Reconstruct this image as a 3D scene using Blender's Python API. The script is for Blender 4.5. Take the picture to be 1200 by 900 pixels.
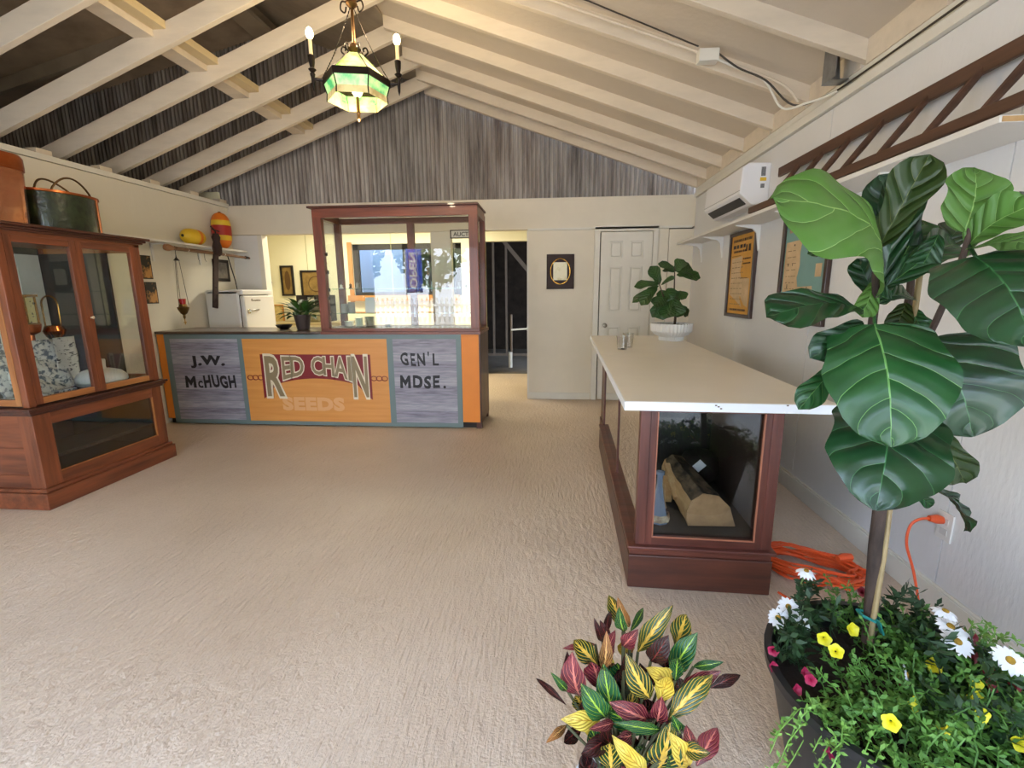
import bpy, bmesh, math, random
from mathutils import Vector, Matrix
for o in list(bpy.data.objects): bpy.data.objects.remove(o)
S = bpy.context.scene
COL = S.collection
PI = math.pi
R = math.radians
random.seed(7)

# ------------------------------------------------------------------ camera
FPX, PITCH, YAW, ROLL, HC = 548.65, .193386, .087407, -.007746, 1.34
_cp, _sp, _cy, _sy = math.cos(PITCH), math.sin(PITCH), math.cos(YAW), math.sin(YAW)
FW = Vector((-_sy*_cp, _cy*_cp, -_sp)); _r = Vector((_cy, _sy, 0)); _u = _r.cross(FW)
RT = _r*math.cos(ROLL) + _u*math.sin(ROLL); UP = -_r*math.sin(ROLL) + _u*math.cos(ROLL)
CAM = Vector((0, 0, HC))
cd = bpy.data.cameras.new('camera'); cam = bpy.data.objects.new('camera', cd); COL.objects.link(cam)
cd.sensor_fit = 'HORIZONTAL'; cd.sensor_width = 36; cd.lens = 36*FPX/1200; cd.clip_start = .02; cd.clip_end = 200
cam.matrix_world = Matrix(((RT.x, UP.x, -FW.x, 0), (RT.y, UP.y, -FW.y, 0), (RT.z, UP.z, -FW.z, HC), (0, 0, 0, 1)))
S.camera = cam
def ray(px, py): return FW*FPX + RT*(px-600) - UP*(py-450)
def atY(px, py, y): d = ray(px, py); return CAM + d*(y/d.y)
def atX(px, py, x): d = ray(px, py); return CAM + d*(x/d.x)
def atZ(px, py, z): d = ray(px, py); return CAM + d*((z-HC)/d.z)

# ------------------------------------------------------------------ world, lights, exposure
w = bpy.data.worlds.new('world'); S.world = w; w.use_nodes = True
wn = w.node_tree; bg = wn.nodes['Background']
tc = wn.nodes.new('ShaderNodeTexCoord'); sx = wn.nodes.new('ShaderNodeSeparateXYZ'); rmp = wn.nodes.new('ShaderNodeValToRGB')
wn.links.new(tc.outputs['Generated'], sx.inputs[0]); wn.links.new(sx.outputs['Z'], rmp.inputs[0]); wn.links.new(rmp.outputs[0], bg.inputs[0])
rmp.color_ramp.elements[0].color = (.78, .86, 1, 1); rmp.color_ramp.elements[1].color = (.36, .58, 1, 1)
bg.inputs[1].default_value = 7.0
sun = bpy.data.lights.new('sun', 'SUN'); sun.energy = 14; sun.angle = R(1); sun.color = (1, .94, .84)
so = bpy.data.objects.new('sun', sun); COL.objects.link(so); so.rotation_euler = (R(-32), R(14), 0)
S.view_settings.view_transform = 'Standard'; S.view_settings.look = 'None'; S.view_settings.gamma = 1
S.view_settings.exposure = 0.5

def area(name, loc, sx_, sy_, e, col, rot=(0, 0, 0)):
    l = bpy.data.lights.new(name, 'AREA'); l.shape = 'RECTANGLE'; l.size = sx_; l.size_y = sy_; l.energy = e; l.color = col
    o = bpy.data.objects.new(name, l); COL.objects.link(o); o.location = loc; o.rotation_euler = rot; return o

# ------------------------------------------------------------------ materials
def lin(h):
    h = h.lstrip('#'); c = [int(h[i:i+2], 16)/255 for i in (0, 2, 4)]
    return tuple(x/12.92 if x <= .04045 else ((x+.055)/1.055)**2.4 for x in c)
MATS = {}
class NT:
    def __init__(s, m): m.use_nodes = True; s.t = m.node_tree; s.b = s.t.nodes['Principled BSDF']
    def n(s, k, **kw):
        x = s.t.nodes.new('ShaderNode'+k)
        for a, v in kw.items(): setattr(x, a, v)
        return x
    def l(s, a, b): s.t.links.new(a, b)
def mat(name, col, rough=.5, metal=0, var=0, scale=6, stretch=(1, 1, 1), col2=None, bump=0, bscale=None, bstretch=None, coat=0, emit=None, es=0, trans=0, contrast=(.3, .7), detail=4, sub=0, spec=.5):
    if name in MATS: return MATS[name]
    m = bpy.data.materials.new(name); MATS[name] = m; q = NT(m); b = q.b
    c = lin(col) if isinstance(col, str) else col
    b.inputs['Base Color'].default_value = (*c, 1); b.inputs['Roughness'].default_value = rough; b.inputs['Metallic'].default_value = metal
    b.inputs['Coat Weight'].default_value = coat; b.inputs['Specular IOR Level'].default_value = spec
    if emit: b.inputs['Emission Color'].default_value = (*lin(emit), 1); b.inputs['Emission Strength'].default_value = es
    if col2 or var or bump:
        t = q.n('TexCoord'); mp = q.n('Mapping'); mp.inputs['Scale'].default_value = stretch; q.l(t.outputs['Object'], mp.inputs[0])
    if col2 or var:
        no = q.n('TexNoise'); no.inputs['Scale'].default_value = scale; no.inputs['Detail'].default_value = detail; no.inputs['Roughness'].default_value = .6
        q.l(mp.outputs[0], no.inputs[0]); cr = q.n('ValToRGB'); q.l(no.outputs[0], cr.inputs[0])
        c2 = lin(col2) if isinstance(col2, str) else (col2 or tuple(x*(1-var) for x in c))
        cr.color_ramp.elements[0].position = contrast[0]; cr.color_ramp.elements[1].position = contrast[1]
        cr.color_ramp.elements[0].color = (*c2, 1); cr.color_ramp.elements[1].color = (*c, 1); q.l(cr.outputs[0], b.inputs['Base Color'])
    if bump:
        m2 = q.n('Mapping'); m2.inputs['Scale'].default_value = bstretch or stretch; q.l(t.outputs['Object'], m2.inputs[0])
        n2 = q.n('TexNoise'); n2.inputs['Scale'].default_value = bscale or scale; n2.inputs['Detail'].default_value = 5; q.l(m2.outputs[0], n2.inputs[0])
        bp = q.n('Bump'); bp.inputs['Strength'].default_value = 1; bp.inputs['Distance'].default_value = bump; q.l(n2.outputs[0], bp.inputs['Height']); q.l(bp.outputs[0], b.inputs['Normal'])
    return m
def glassmat(name, tint=(1, 1, 1), refl=1.0, rough=0.0):
    m = bpy.data.materials.new(name); MATS[name] = m; q = NT(m); out = q.t.nodes['Material Output']
    tr = q.n('BsdfTransparent'); tr.inputs[0].default_value = (*tint, 1); gl = q.n('BsdfGlossy'); gl.inputs['Roughness'].default_value = rough
    fr = q.n('Fresnel'); ge = q.n('NewGeometry'); ior = q.n('Mix'); ior.inputs[2].default_value = 1.5; ior.inputs[3].default_value = 1/1.5; q.l(ge.outputs['Backfacing'], ior.inputs[0]); q.l(ior.outputs[0], fr.inputs[0]); mu = q.n('Math', operation='MULTIPLY'); mu.inputs[1].default_value = refl; mu.use_clamp = True
    q.l(fr.outputs[0], mu.inputs[0]); mx = q.n('MixShader'); q.l(mu.outputs[0], mx.inputs[0]); q.l(tr.outputs[0], mx.inputs[1]); q.l(gl.outputs[0], mx.inputs[2]); q.l(mx.outputs[0], out.inputs[0])
    return m
GL = glassmat('thin glass', (.97, .985, .975), 1.25)
GLE = glassmat('green edge glass', (.75, .93, .86), 1.6)
CUPG = glassmat('clear cup glass', (.93, .93, .93), 2.2)
WALLM = mat('painted wall', '#e6ddca', .62, var=.1, scale=1.3, contrast=(.25, .6), bump=.004, bscale=7, bstretch=(1, 1, .25))
WALLR = mat('painted wall right', '#e3e2e0', .55, var=.06, scale=1.3, bump=.0015, bscale=60, bstretch=(1, 1, .3))
WALLL = mat('painted wall left', '#e3ddcd', .6, var=.07, scale=1.1, bump=.004, bscale=6, bstretch=(1, 1, .3))
TRIM = mat('white trim', '#e6e2d6', .5, var=.06, scale=5)
YEL = mat('kitchen yellow paint', '#f2edcd', .6, var=.03, scale=2)
CREAM = mat('cream rafter paint', '#ded0bb', .55, var=.14, scale=5, stretch=(.5, 2, 2), contrast=(.2, .55), bump=.003, bscale=9, bstretch=(.4, 3, 3))
DECK = mat('cream roof deck paint', '#d5c8b6', .65, var=.08, scale=2, bump=.002, bscale=30)
DARKDECK = mat('bare brown deck', '#c4b098', .85, col2='#a08e7a', scale=3)
GREYB = mat('grey bare blocking', '#8f877b', .8, var=.2, scale=6)
GALV = mat('galvanised', '#9a9c9e', .35, .8, var=.3, scale=20)
BLACK = mat('black', '#15130f', .5)
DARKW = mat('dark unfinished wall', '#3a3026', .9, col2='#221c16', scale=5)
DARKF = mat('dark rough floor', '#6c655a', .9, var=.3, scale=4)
STUD = mat('stud wood', '#77695a', .8, var=.25, scale=8)
def wood(name, c1, c2, axis=2, rough=.4, sc=9, coat=.15):
    st = [5, 5, 5]; st[axis] = .45
    return mat(name, c1, rough, col2=c2, scale=sc/2.5, stretch=tuple(st), contrast=(.28, .68), bump=.0012, bscale=sc, coat=coat, detail=7)
WR = {a: wood('red oak '+'xyz'[a], '#8f4e2e', '#532817', a) for a in range(3)}
WO = {a: wood('honey oak '+'xyz'[a], '#c0834a', '#8a4a20', a) for a in range(3)}
WM = {a: wood('mahogany '+'xyz'[a], '#864630', '#552a1b', a) for a in range(3)}
WC = {a: wood('case mahogany '+'xyz'[a], '#6f3a2c', '#42201a', a) for a in range(3)}
WD = {a: wood('dark walnut '+'xyz'[a], '#5f3222', '#2f1610', a, .45) for a in range(3)}
WG = wood('ladder wood', '#5d3c29', '#38211550'[:7], 1, .6)
FELT = mat('dark case floor', '#262523', .9)
LEAD = mat('black interior', '#1b1d1c', .35, var=.3, scale=3)

# ------------------------------------------------------------------ mesh builder
class MB:
    def __init__(s): s.v = []; s.f = []; s.uv = None; s.smooth = False
    def quad(s, *p):
        n = len(s.v); s.v += [tuple(q) for q in p]; s.f.append(tuple(range(n, n+len(p)))); return s
    def box(s, x0, x1, y0, y1, z0, z1):
        n = len(s.v)
        s.v += [(x, y, z) for z in (z0, z1) for y in (y0, y1) for x in (x0, x1)]
        s.f += [tuple(n+i for i in f) for f in ((0, 2, 3, 1), (4, 5, 7, 6), (0, 1, 5, 4), (2, 6, 7, 3), (0, 4, 6, 2), (1, 3, 7, 5))]; return s
    def obox(s, a, b, wd, ht, up=(0, 0, 1)):
        a = Vector(a); b = Vector(b); d = (b-a).normalized(); up = Vector(up); r = d.cross(up).normalized(); u = r.cross(d)
        n = len(s.v)
        for p in (a, b):
            for i, j in ((-1, -1), (1, -1), (1, 1), (-1, 1)): s.v.append(tuple(p + r*i*wd/2 + u*j*ht/2))
        s.f += [tuple(n+i for i in f) for f in ((0, 1, 2, 3), (7, 6, 5, 4), (0, 4, 5, 1), (1, 5, 6, 2), (2, 6, 7, 3), (3, 7, 4, 0))]; return s
    def tube(s, pts, rad, seg=8, closed=False, cap=True):
        pts = [Vector(p) for p in pts]; N = len(pts); rr = rad if isinstance(rad, (list, tuple)) else [rad]*N
        n0 = len(s.v); prev = None
        for i, p in enumerate(pts):
            if closed: d = pts[(i+1) % N]-pts[i-1]
            else: d = pts[min(i+1, N-1)]-pts[max(i-1, 0)]
            d.normalize()
            if prev is None: a = d.orthogonal().normalized()
            else:
                a = prev - d*prev.dot(d); a = a.normalized() if a.length > 1e-6 else d.orthogonal().normalized()
            prev = a; b = d.cross(a)
            for k in range(seg):
                t = 2*PI*k/seg; s.v.append(tuple(p + (a*math.cos(t)+b*math.sin(t))*rr[i]))
        for i in range(N if closed else N-1):
            j = (i+1) % N
            for k in range(seg):
                k2 = (k+1) % seg; s.f.append((n0+i*seg+k, n0+i*seg+k2, n0+j*seg+k2, n0+j*seg+k))
        if cap and not closed: s.f.append(tuple(n0+k for k in range(seg))[::-1]); s.f.append(tuple(n0+(N-1)*seg+k for k in range(seg)))
        return s
    def lathe(s, prof, c=(0, 0, 0), seg=24, sx_=1, sy_=1, M=None, cap=True, flute=0, nfl=0):
        n0 = len(s.v); c = Vector(c)
        for r_, z in prof:
            for k in range(seg):
                t = 2*PI*k/seg; rr = r_
                if nfl and flute and (k % 2): rr = r_*(1-flute)
                p = Vector((rr*math.cos(t)*sx_, rr*math.sin(t)*sy_, z))
                if M is not None: p = M @ p
                s.v.append(tuple(p+c))
        for i in range(len(prof)-1):
            for k in range(seg):
                k2 = (k+1) % seg; s.f.append((n0+i*seg+k, n0+i*seg+k2, n0+(i+1)*seg+k2, n0+(i+1)*seg+k))
        if cap: s.f.append(tuple(n0+k for k in range(seg))[::-1]); s.f.append(tuple(n0+(len(prof)-1)*seg+k for k in range(seg)))
        return s
    def ball(s, c, r_, seg=10, rings=6, sc=(1, 1, 1)):
        pr = [(max(1e-4, math.sin(PI*i/rings))*r_, -math.cos(PI*i/rings)*r_*sc[2]) for i in range(rings+1)]
        return s.lathe(pr, c, seg, sc[0], sc[1], cap=False)
    def prism(s, poly, origin, ax, ay, depth):
        # poly of (u, v) laid on axes ax, ay from origin, extruded by vector depth
        n = len(s.v); k = len(poly); o = Vector(origin); ax = Vector(ax); ay = Vector(ay); d = Vector(depth)
        for q in (0, 1):
            for (a, b) in poly: s.v.append(tuple(o+ax*a+ay*b+d*q))
        s.f.append(tuple(range(n, n+k))); s.f.append(tuple(range(n+2*k-1, n+k-1, -1)))
        for i in range(k): j = (i+1) % k; s.f.append((n+i, n+k+i, n+k+j, n+j))
        return s
WMX = {}
NAMES = {}
def link(name, data, parent=None, mw=None):
    o = bpy.data.objects.new(name, data); COL.objects.link(o)
    if parent is not None: o.parent = parent
    return o
def part(name, mb, m, parent=None, smooth=False, bevel=0, local=False, label=None, fix=True):
    me = bpy.data.meshes.new(name); vs = mb.v
    if parent is not None and not local and parent.name in WMX:
        inv = WMX[parent.name]; vs = [tuple(inv @ Vector(v)) for v in vs]
    me.from_pydata(vs, [], mb.f)
    if mb.uv is not None:
        uvl = me.uv_layers.new(name='UVMap')
        for lp in me.loops: uvl.data[lp.index].uv = mb.uv[lp.vertex_index]
    if fix:
        bm = bmesh.new(); bm.from_mesh(me); bmesh.ops.recalc_face_normals(bm, faces=bm.faces); bm.to_mesh(me); bm.free()
    me.materials.append(m)
    if smooth:
        for p in me.polygons: p.use_smooth = True
        if smooth == 2:
            try: me.set_sharp_from_angle(angle=R(40))
            except Exception: pass
    o = link(name, me, parent)
    if parent is not None and parent.name in WMX: WMX[o.name] = WMX[parent.name]
    if bevel:
        b = o.modifiers.new('bevel', 'BEVEL'); b.width = bevel; b.segments = 2; b.limit_method = 'ANGLE'; b.angle_limit = R(40)
    if label: o['label'] = label
    return o
def tag(o, label, cat, group=None, kind=None):
    o['label'] = label; o['category'] = cat
    if group: o['group'] = group
    if kind: o['kind'] = kind
    return o
def thing(name, label, cat, loc=(0, 0, 0), rz=0, group=None):
    o = bpy.data.objects.new(name, None); COL.objects.link(o); o.location = loc; o.rotation_euler = (0, 0, rz); o.empty_display_size = .05
    M = Matrix.Translation(loc) @ Matrix.Rotation(rz, 4, 'Z'); WMX[o.name] = M.inverted()
    return tag(o, label, cat, group)
def struct(name, mb, m, parent=None, label=None, **kw):
    o = part(name, mb, m, parent, **kw)
    if parent is None: o['kind'] = 'structure'
    if label: o['label'] = label
    return o
def dup(root, loc, rz=0, label=None):
    r_ = root.copy(); COL.objects.link(r_); r_.location = loc; r_.rotation_euler = (0, 0, rz)
    if label: r_['label'] = label
    for ch in list(root.children):
        c = ch.copy(); COL.objects.link(c); c.parent = r_
        for g in ch.children: d = g.copy(); COL.objects.link(d); d.parent = c
    return r_
def textmesh(s, size=1, offset=0, shear=0, spacing=1, align='CENTER'):
    cu = bpy.data.curves.new('txt', 'FONT'); cu.body = s; cu.size = size; cu.offset = offset; cu.shear = shear; cu.space_character = spacing
    cu.align_x = align; cu.resolution_u = 3; cu.fill_mode = 'BOTH'
    o = bpy.data.objects.new('txt', cu); COL.objects.link(o)
    dg = bpy.context.evaluated_depsgraph_get(); me = bpy.data.meshes.new_from_object(o.evaluated_get(dg))
    vs = [tuple(v.co) for v in me.vertices]; fs = [tuple(p.vertices) for p in me.polygons]
    bpy.data.objects.remove(o); bpy.data.curves.remove(cu); bpy.data.meshes.remove(me)
    return vs, fs
def text_on(name, s, m, parent, origin, ax, ay, wd, ht, offset=0, nrm=None, lift=.002, spacing=1, warp=None, label=None):
    """letters laid on the plane (origin, ax, ay), scaled to wd x ht, centred on origin"""
    vs, fs = textmesh(s, 1, offset, spacing=spacing)
    x0 = min(v[0] for v in vs); x1 = max(v[0] for v in vs); y0 = min(v[1] for v in vs); y1 = max(v[1] for v in vs)
    ax = Vector(ax); ay = Vector(ay); n = Vector(nrm) if nrm else ax.cross(ay); o = Vector(origin); mb = MB()
    for v in vs:
        u = ((v[0]-x0)/(x1-x0)-.5)*wd; t = ((v[1]-y0)/(y1-y0)-.5)*ht
        if warp: u, t = warp(u, t)
        mb.v.append(tuple(o+ax*u+ay*t+n*lift))
    mb.f = fs
    return part(name, mb, m, parent, fix=False, label=label)
def smoothp(p, n=6):
    p = [Vector(q) for q in p]; out = []
    for i in range(len(p)-1):
        a = p[max(i-1, 0)]; b = p[i]; c_ = p[i+1]; d_ = p[min(i+2, len(p)-1)]
        for k in range(n): q = k/n; out.append(.5*((2*b)+(-a+c_)*q+(2*a-5*b+4*c_-d_)*q*q+(-a+3*b-3*c_+d_)*q**3))
    out.append(p[-1]); return out
KITW = 60
# ------------------------------------------------------------------ the setting
XL, XR, YB, YF = -4.07, 1.63, 5.86, -.95
ZR = 3.57; XRG = -1.39; SL, SR = .363, -.353        # underside of the rafters: ridge height, ridge x, the two slopes
def zl(x): return ZR + SL*(x-XRG)
def zr(x): return ZR + SR*(x-XRG)

# floor: broom-finished painted concrete
def floor_mat():
    m = bpy.data.materials.new('broomed concrete floor'); q = NT(m); b = q.b
    t = q.n('TexCoord'); no = q.n('TexNoise'); no.inputs['Scale'].default_value = .9; no.inputs['Detail'].default_value = 5; q.l(t.outputs['Object'], no.inputs[0])
    cr = q.n('ValToRGB'); q.l(no.outputs[0], cr.inputs[0]); cr.color_ramp.elements[0].position = .3; cr.color_ramp.elements[1].position = .68
    cr.color_ramp.elements[0].color = (*lin('#c9b49e'), 1); cr.color_ramp.elements[1].color = (*lin('#dbc8b4'), 1)
    nf = q.n('TexNoise'); nf.inputs['Scale'].default_value = 90; nf.inputs['Detail'].default_value = 3; q.l(t.outputs['Object'], nf.inputs[0])
    cf = q.n('ValToRGB'); cf.color_ramp.elements[0].position = .25; cf.color_ramp.elements[0].color = (.78, .76, .74, 1); cf.color_ramp.elements[1].position = .5; q.l(nf.outputs[0], cf.inputs[0])
    mx = q.n('MixRGB', blend_type='MULTIPLY'); mx.inputs[0].default_value = .7; q.l(cr.outputs[0], mx.inputs[1]); q.l(cf.outputs[0], mx.inputs[2]); q.l(mx.outputs[0], b.inputs['Base Color'])
    b.inputs['Roughness'].default_value = .42
    # broom ridges: two directions meeting, distorted
    hs = []
    for rot, scl, (sa, sb) in ((R(8), 1, (55, 9)), (R(-60), 1, (34, 15))):
        mp = q.n('Mapping'); mp.inputs['Rotation'].default_value = (0, 0, rot); mp.inputs['Scale'].default_value = (sa, sb, 1); q.l(t.outputs['Object'], mp.inputs[0])
        n2 = q.n('TexNoise'); n2.inputs['Scale'].default_value = 1; n2.inputs['Detail'].default_value = 3; n2.inputs['Distortion'].default_value = .4; q.l(mp.outputs[0], n2.inputs[0]); hs.append(n2)
    big = q.n('TexNoise'); big.inputs['Scale'].default_value = .7; q.l(t.outputs['Object'], big.inputs[0])
    cb = q.n('ValToRGB'); cb.color_ramp.elements[0].position = .45; cb.color_ramp.elements[1].position = .55; q.l(big.outputs[0], cb.inputs[0])
    mh = q.n('MixRGB'); q.l(cb.outputs[0], mh.inputs[0]); q.l(hs[0].outputs[0], mh.inputs[1]); q.l(hs[1].outputs[0], mh.inputs[2])
    gn = q.n('TexNoise'); gn.inputs['Scale'].default_value = 120; gn.inputs['Detail'].default_value = 4; q.l(t.outputs['Object'], gn.inputs[0])
    ma = q.n('Math', operation='MULTIPLY_ADD'); ma.inputs[1].default_value = .32; q.l(gn.outputs[0], ma.inputs[0]); q.l(mh.outputs[0], ma.inputs[2])
    bp = q.n('Bump'); bp.inputs['Strength'].default_value = 1; bp.inputs['Distance'].default_value = .013; q.l(ma.outputs[0], bp.inputs['Height']); q.l(bp.outputs[0], b.inputs['Normal'])
    return m
FLOORM = floor_mat()
fl = struct('floor', MB().box(-5.2, XR+.12, YF-.1, 7.72, -.12, 0), FLOORM)

# right wall: plywood sheets with recessed joints, each a sheet of its own
wrt = struct('wall_right', MB().box(XR+.012, XR+.12, YF, YB+.1, 0, 2.42), WALLR)
def zcut(x): return zr(x)
ys = [YF, .72, 1.94, 3.16, 4.38, YB]
for a, b in zip(ys, ys[1:]):
    part('wall_panel', MB().box(XR, XR+.012, a+.003, b-.003, .0, 2.385), WALLR, wrt)
tp = struct('trim_1', MB().box(XR-.025, XR+.12, YF, YB, 2.39, 2.44).box(XR-.012, XR+.12, YF, YB, 2.45, 2.49), TRIM)
struct('baseboard_right', MB().box(XR-.018, XR, YF, YB, 0, .105).box(XR-.012, XR, YF, YB, .105, .115), TRIM, bevel=.003)
# left wall
wl = struct('wall_left', MB().box(XL-.12, XL-.012, YF, YB+.1, 0, 2.4), WALLL)
part('wall_panel', MB().box(XL-.012, XL, YF, YB, 1.905, 2.4), WALLL, wl)
ysl = [YF, 1.2, 2.42, 3.64, 4.86, YB]
for a, b in zip(ysl, ysl[1:]):
    part('wall_panel', MB().box(XL-.012, XL-.002, a+.002, b-.002, 0, 1.9), WALLL, wl)
struct('trim_2', MB().box(XL-.14, XL+.012, YF, YB, 2.405, 2.45), TRIM)
# back wall pieces
wb = struct('wall_back', MB().box(XL, XR, YB, YB+.1, 2.075, 2.43), WALLM)
part('header_board', MB().box(XL, XR, YB-.02, YB, 2.075, 2.40), WALLM, wb, bevel=.002)
part('wall_panel', MB().box(XL, -3.72, YB-.005, YB+.1, 0, 2.07), WALLR, wb)
part('column', MB().box(-1.5, -1.25, YB-.008, YB+.1, 0, 2.072), WALLM, wb)
part('wall_panel', MB().box(-.31, .47, YB-.006, YB+.1, 0, 2.07), WALLM, wb)
part('wall_panel', MB().box(.47, .55, YB+.0, YB+.1, 0, 2.07), WALLM, wb)
part('wall_panel', MB().box(1.16, 1.345, YB, YB+.1, 0, 2.07), WALLM, wb)
part('wall_panel', MB().box(.55, 1.16, YB, YB+.1, 2.035, 2.07), WALLM, wb)
part('wall_panel', MB().box(1.352, XR, YB-.006, YB+.1, 0, 2.05), WALLM, wb)
struct('trim_3', MB().box(-3.72, -3.66, YB-.02, YB+.1, 0, 2.07), TRIM)
struct('trim_4', MB().box(-.31, 1.6, YB-.03, YB, 2.062, 2.085).box(-.318, -.30, YB-.012, YB+.1, 0, 2.065), TRIM)
struct('baseboard_back', MB().box(-.3, .47, YB-.02, YB, 0, .085), TRIM, bevel=.003)
# door casing and the six-panel door
dr = struct('trim_5', MB().box(.485, .55, YB-.028, YB+.02, 0, 2.10).box(1.165, 1.225, YB-.028, YB+.02, 0, 2.10).box(.485, 1.225, YB-.03, YB+.02, 2.035, 2.10), TRIM, bevel=.004)
dmb = MB(); x0, x1, z1 = .562, 1.158, 2.028
dmb.box(x0, x1, YB-.0, YB+.04, .008, z1)
st = .105; mid = (x0+x1)/2
door = struct('door_1', dmb, TRIM)
frm = MB()
zs = [(0.25, .92), (1.10, 1.63), (1.73, 1.925)]
for a, b in ((x0, x0+st), (mid-.045, mid+.045), (x1-st, x1)): frm.box(a, b, YB-.022, YB, .008, z1)
zz = [.008] + [q for p in zs for q in p] + [z1]
for i in range(0, 8, 2): frm.box(x0+st, x1-st, YB-.0218, YB, zz[i], zz[i+1])
part('door_frame', frm, TRIM, door)
for a, b in ((x0+st, mid-.045), (mid+.045, x1-st)):
    for c, d in zs:
        part('door_panel', MB().box(a+.018, b-.018, YB-.016, YB, c+.018, d-.018), TRIM, door, bevel=.012)
part('door_knob', MB().lathe([(.026, 0), (.028, .006), (.011, .01), (.010, .03), (.022, .036), (.027, .05), (.024, .062), (.001, .066)], (.63, YB-.022, .935), 16, M=Matrix.Rotation(PI/2, 3, 'X')), mat('knob', '#8d8577', .3, .9), door, smooth=2)
# kitchenette behind
struct('wall_kitchen', MB().box(-5.2, -3.25, 7.6, 7.72, 0, 2.6).box(-3.25, -1.46, 7.6, 7.72, 2.12, 2.6).box(-3.25, -1.46, 7.6, 7.72, 0, 1.3).box(-1.46, -1.08, 7.6, 7.72, 0, 2.6).box(-1.08, 0, 7.6, 7.72, 2.13, 2.6), YEL)
struct('added_leak_block', MB().box(-.31, XR+.12, YB+.1, YB+.13, 0, 2.5), DARKW)  # unseen sheet added behind the back wall to stop light leaking round the door
struct('ground_back', MB().box(-14, -2.3, 7.72, 14, -.14, -.02), mat('gravel yard', '#b5aa98', .9, var=.25, scale=3))
struct('added_sky_block', MB().box(-6, -2.3, 7.72, 9.6, 2.5, 2.6), DARKW)  # unseen overhang added outside the kitchen window to block the bright sky
struct('neighbour_wall', MB().box(-7, -2.2, 10.6, 10.7, -.1, 4), mat('neighbour siding', '#6d7d92', .7, var=.1, scale=4))
struct('wall_kitchen_left', MB().box(-5.3, -5.2, YB+.1, 7.72, 0, 2.6), YEL)
struct('wall_kitchen_right', MB().box(.02, .12, YB+.1, 7.72, 0, 2.6), YEL)
struct('wall_kitchen_front', MB().box(-5.2, XL-.12, YB, YB+.1, 0, 2.6), YEL)
struct('ceiling_kitchen', MB().box(-5.3, .12, YB+.1, 7.72, 2.5, 2.56), YEL)
sm = MB()
for x in (-4.02, -2.6): sm.box(x-.003, x+.003, 7.594, 7.6, 0, 2.5)
struct('trim_6', sm, mat('seam', '#b7b487', .8))
win = struct('window_1', MB().box(-3.25, -1.46, 7.62, 7.66, 1.3, 1.36).box(-3.25, -1.46, 7.62, 7.66, 2.03, 2.12).box(-3.25, -3.15, 7.62, 7.66, 1.3, 2.12).box(-1.56, -1.46, 7.62, 7.66, 1.3, 2.12).box(-2.42, -2.34, 7.62, 7.66, 1.3, 2.12), mat('window dark frame', '#262421', .5))
CAS = mat('varnished casing', '#c98c45', .5, var=.2, scale=8)
part('window_casing', MB().box(-3.32, -3.25, 7.57, 7.6, 1.2, 2.15), CAS, win)
part('window_sill', MB().box(-3.34, -1.5, 7.52, 7.6, 1.22, 1.31), CAS, win)
part('pane', MB().box(-3.15, -2.42, 7.638, 7.642, 1.36, 2.03), GL, win); part('pane', MB().box(-2.34, -1.56, 7.638, 7.642, 1.36, 2.03), GL, win)
# dark unfinished room behind the doorway
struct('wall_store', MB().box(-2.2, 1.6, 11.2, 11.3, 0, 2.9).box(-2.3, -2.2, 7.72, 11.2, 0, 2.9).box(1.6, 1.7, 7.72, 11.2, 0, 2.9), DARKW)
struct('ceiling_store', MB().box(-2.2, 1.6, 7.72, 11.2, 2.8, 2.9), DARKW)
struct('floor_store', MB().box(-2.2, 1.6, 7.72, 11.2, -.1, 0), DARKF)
sf = thing('stud_frame', 'bare timber studs with a diagonal brace seen through the dark doorway', 'framing', (-.8, 10, 0))
for x in (-1.65, -1.25, -.98, -.45): part('stud', MB().box(x-.02, x+.02, 9.96, 10.04, .05, 2.8), STUD, sf)
part('plate', MB().box(-2.1, .6, 9.96, 10.04, 0, .05), STUD, sf)
part('brace', MB().obox((-1.3, 9.95, 2.7), (-.2, 9.95, 1.4), .08, .02, up=(0, 1, 0)), STUD, sf)
PVC = mat('white pvc', '#d6d2c4', .4)
pi_ = thing('plumbing_pipe', 'white plastic pipe standing on the dark floor with side arm', 'pipe', (-.8, 8.6, 0))
a = atY(598, 437, 8.4); 
part('pipe', MB().tube([(-.74, 8.4, 0), (-.74, 8.4, .95)], .02, 10), STUD, pi_); part('sleeve', MB().tube([(-.76, 8.38, 0), (-.76, 8.38, .28)], .035, 10), PVC, pi_)
part('pipe_arm', MB().tube([(-.74, 8.38, .68), (-.45, 8.38, .70)], .016, 8).tube([(-.46, 8.38, .70), (-.40, 8.38, .70)], .04, 10), PVC, pi_)

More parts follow.
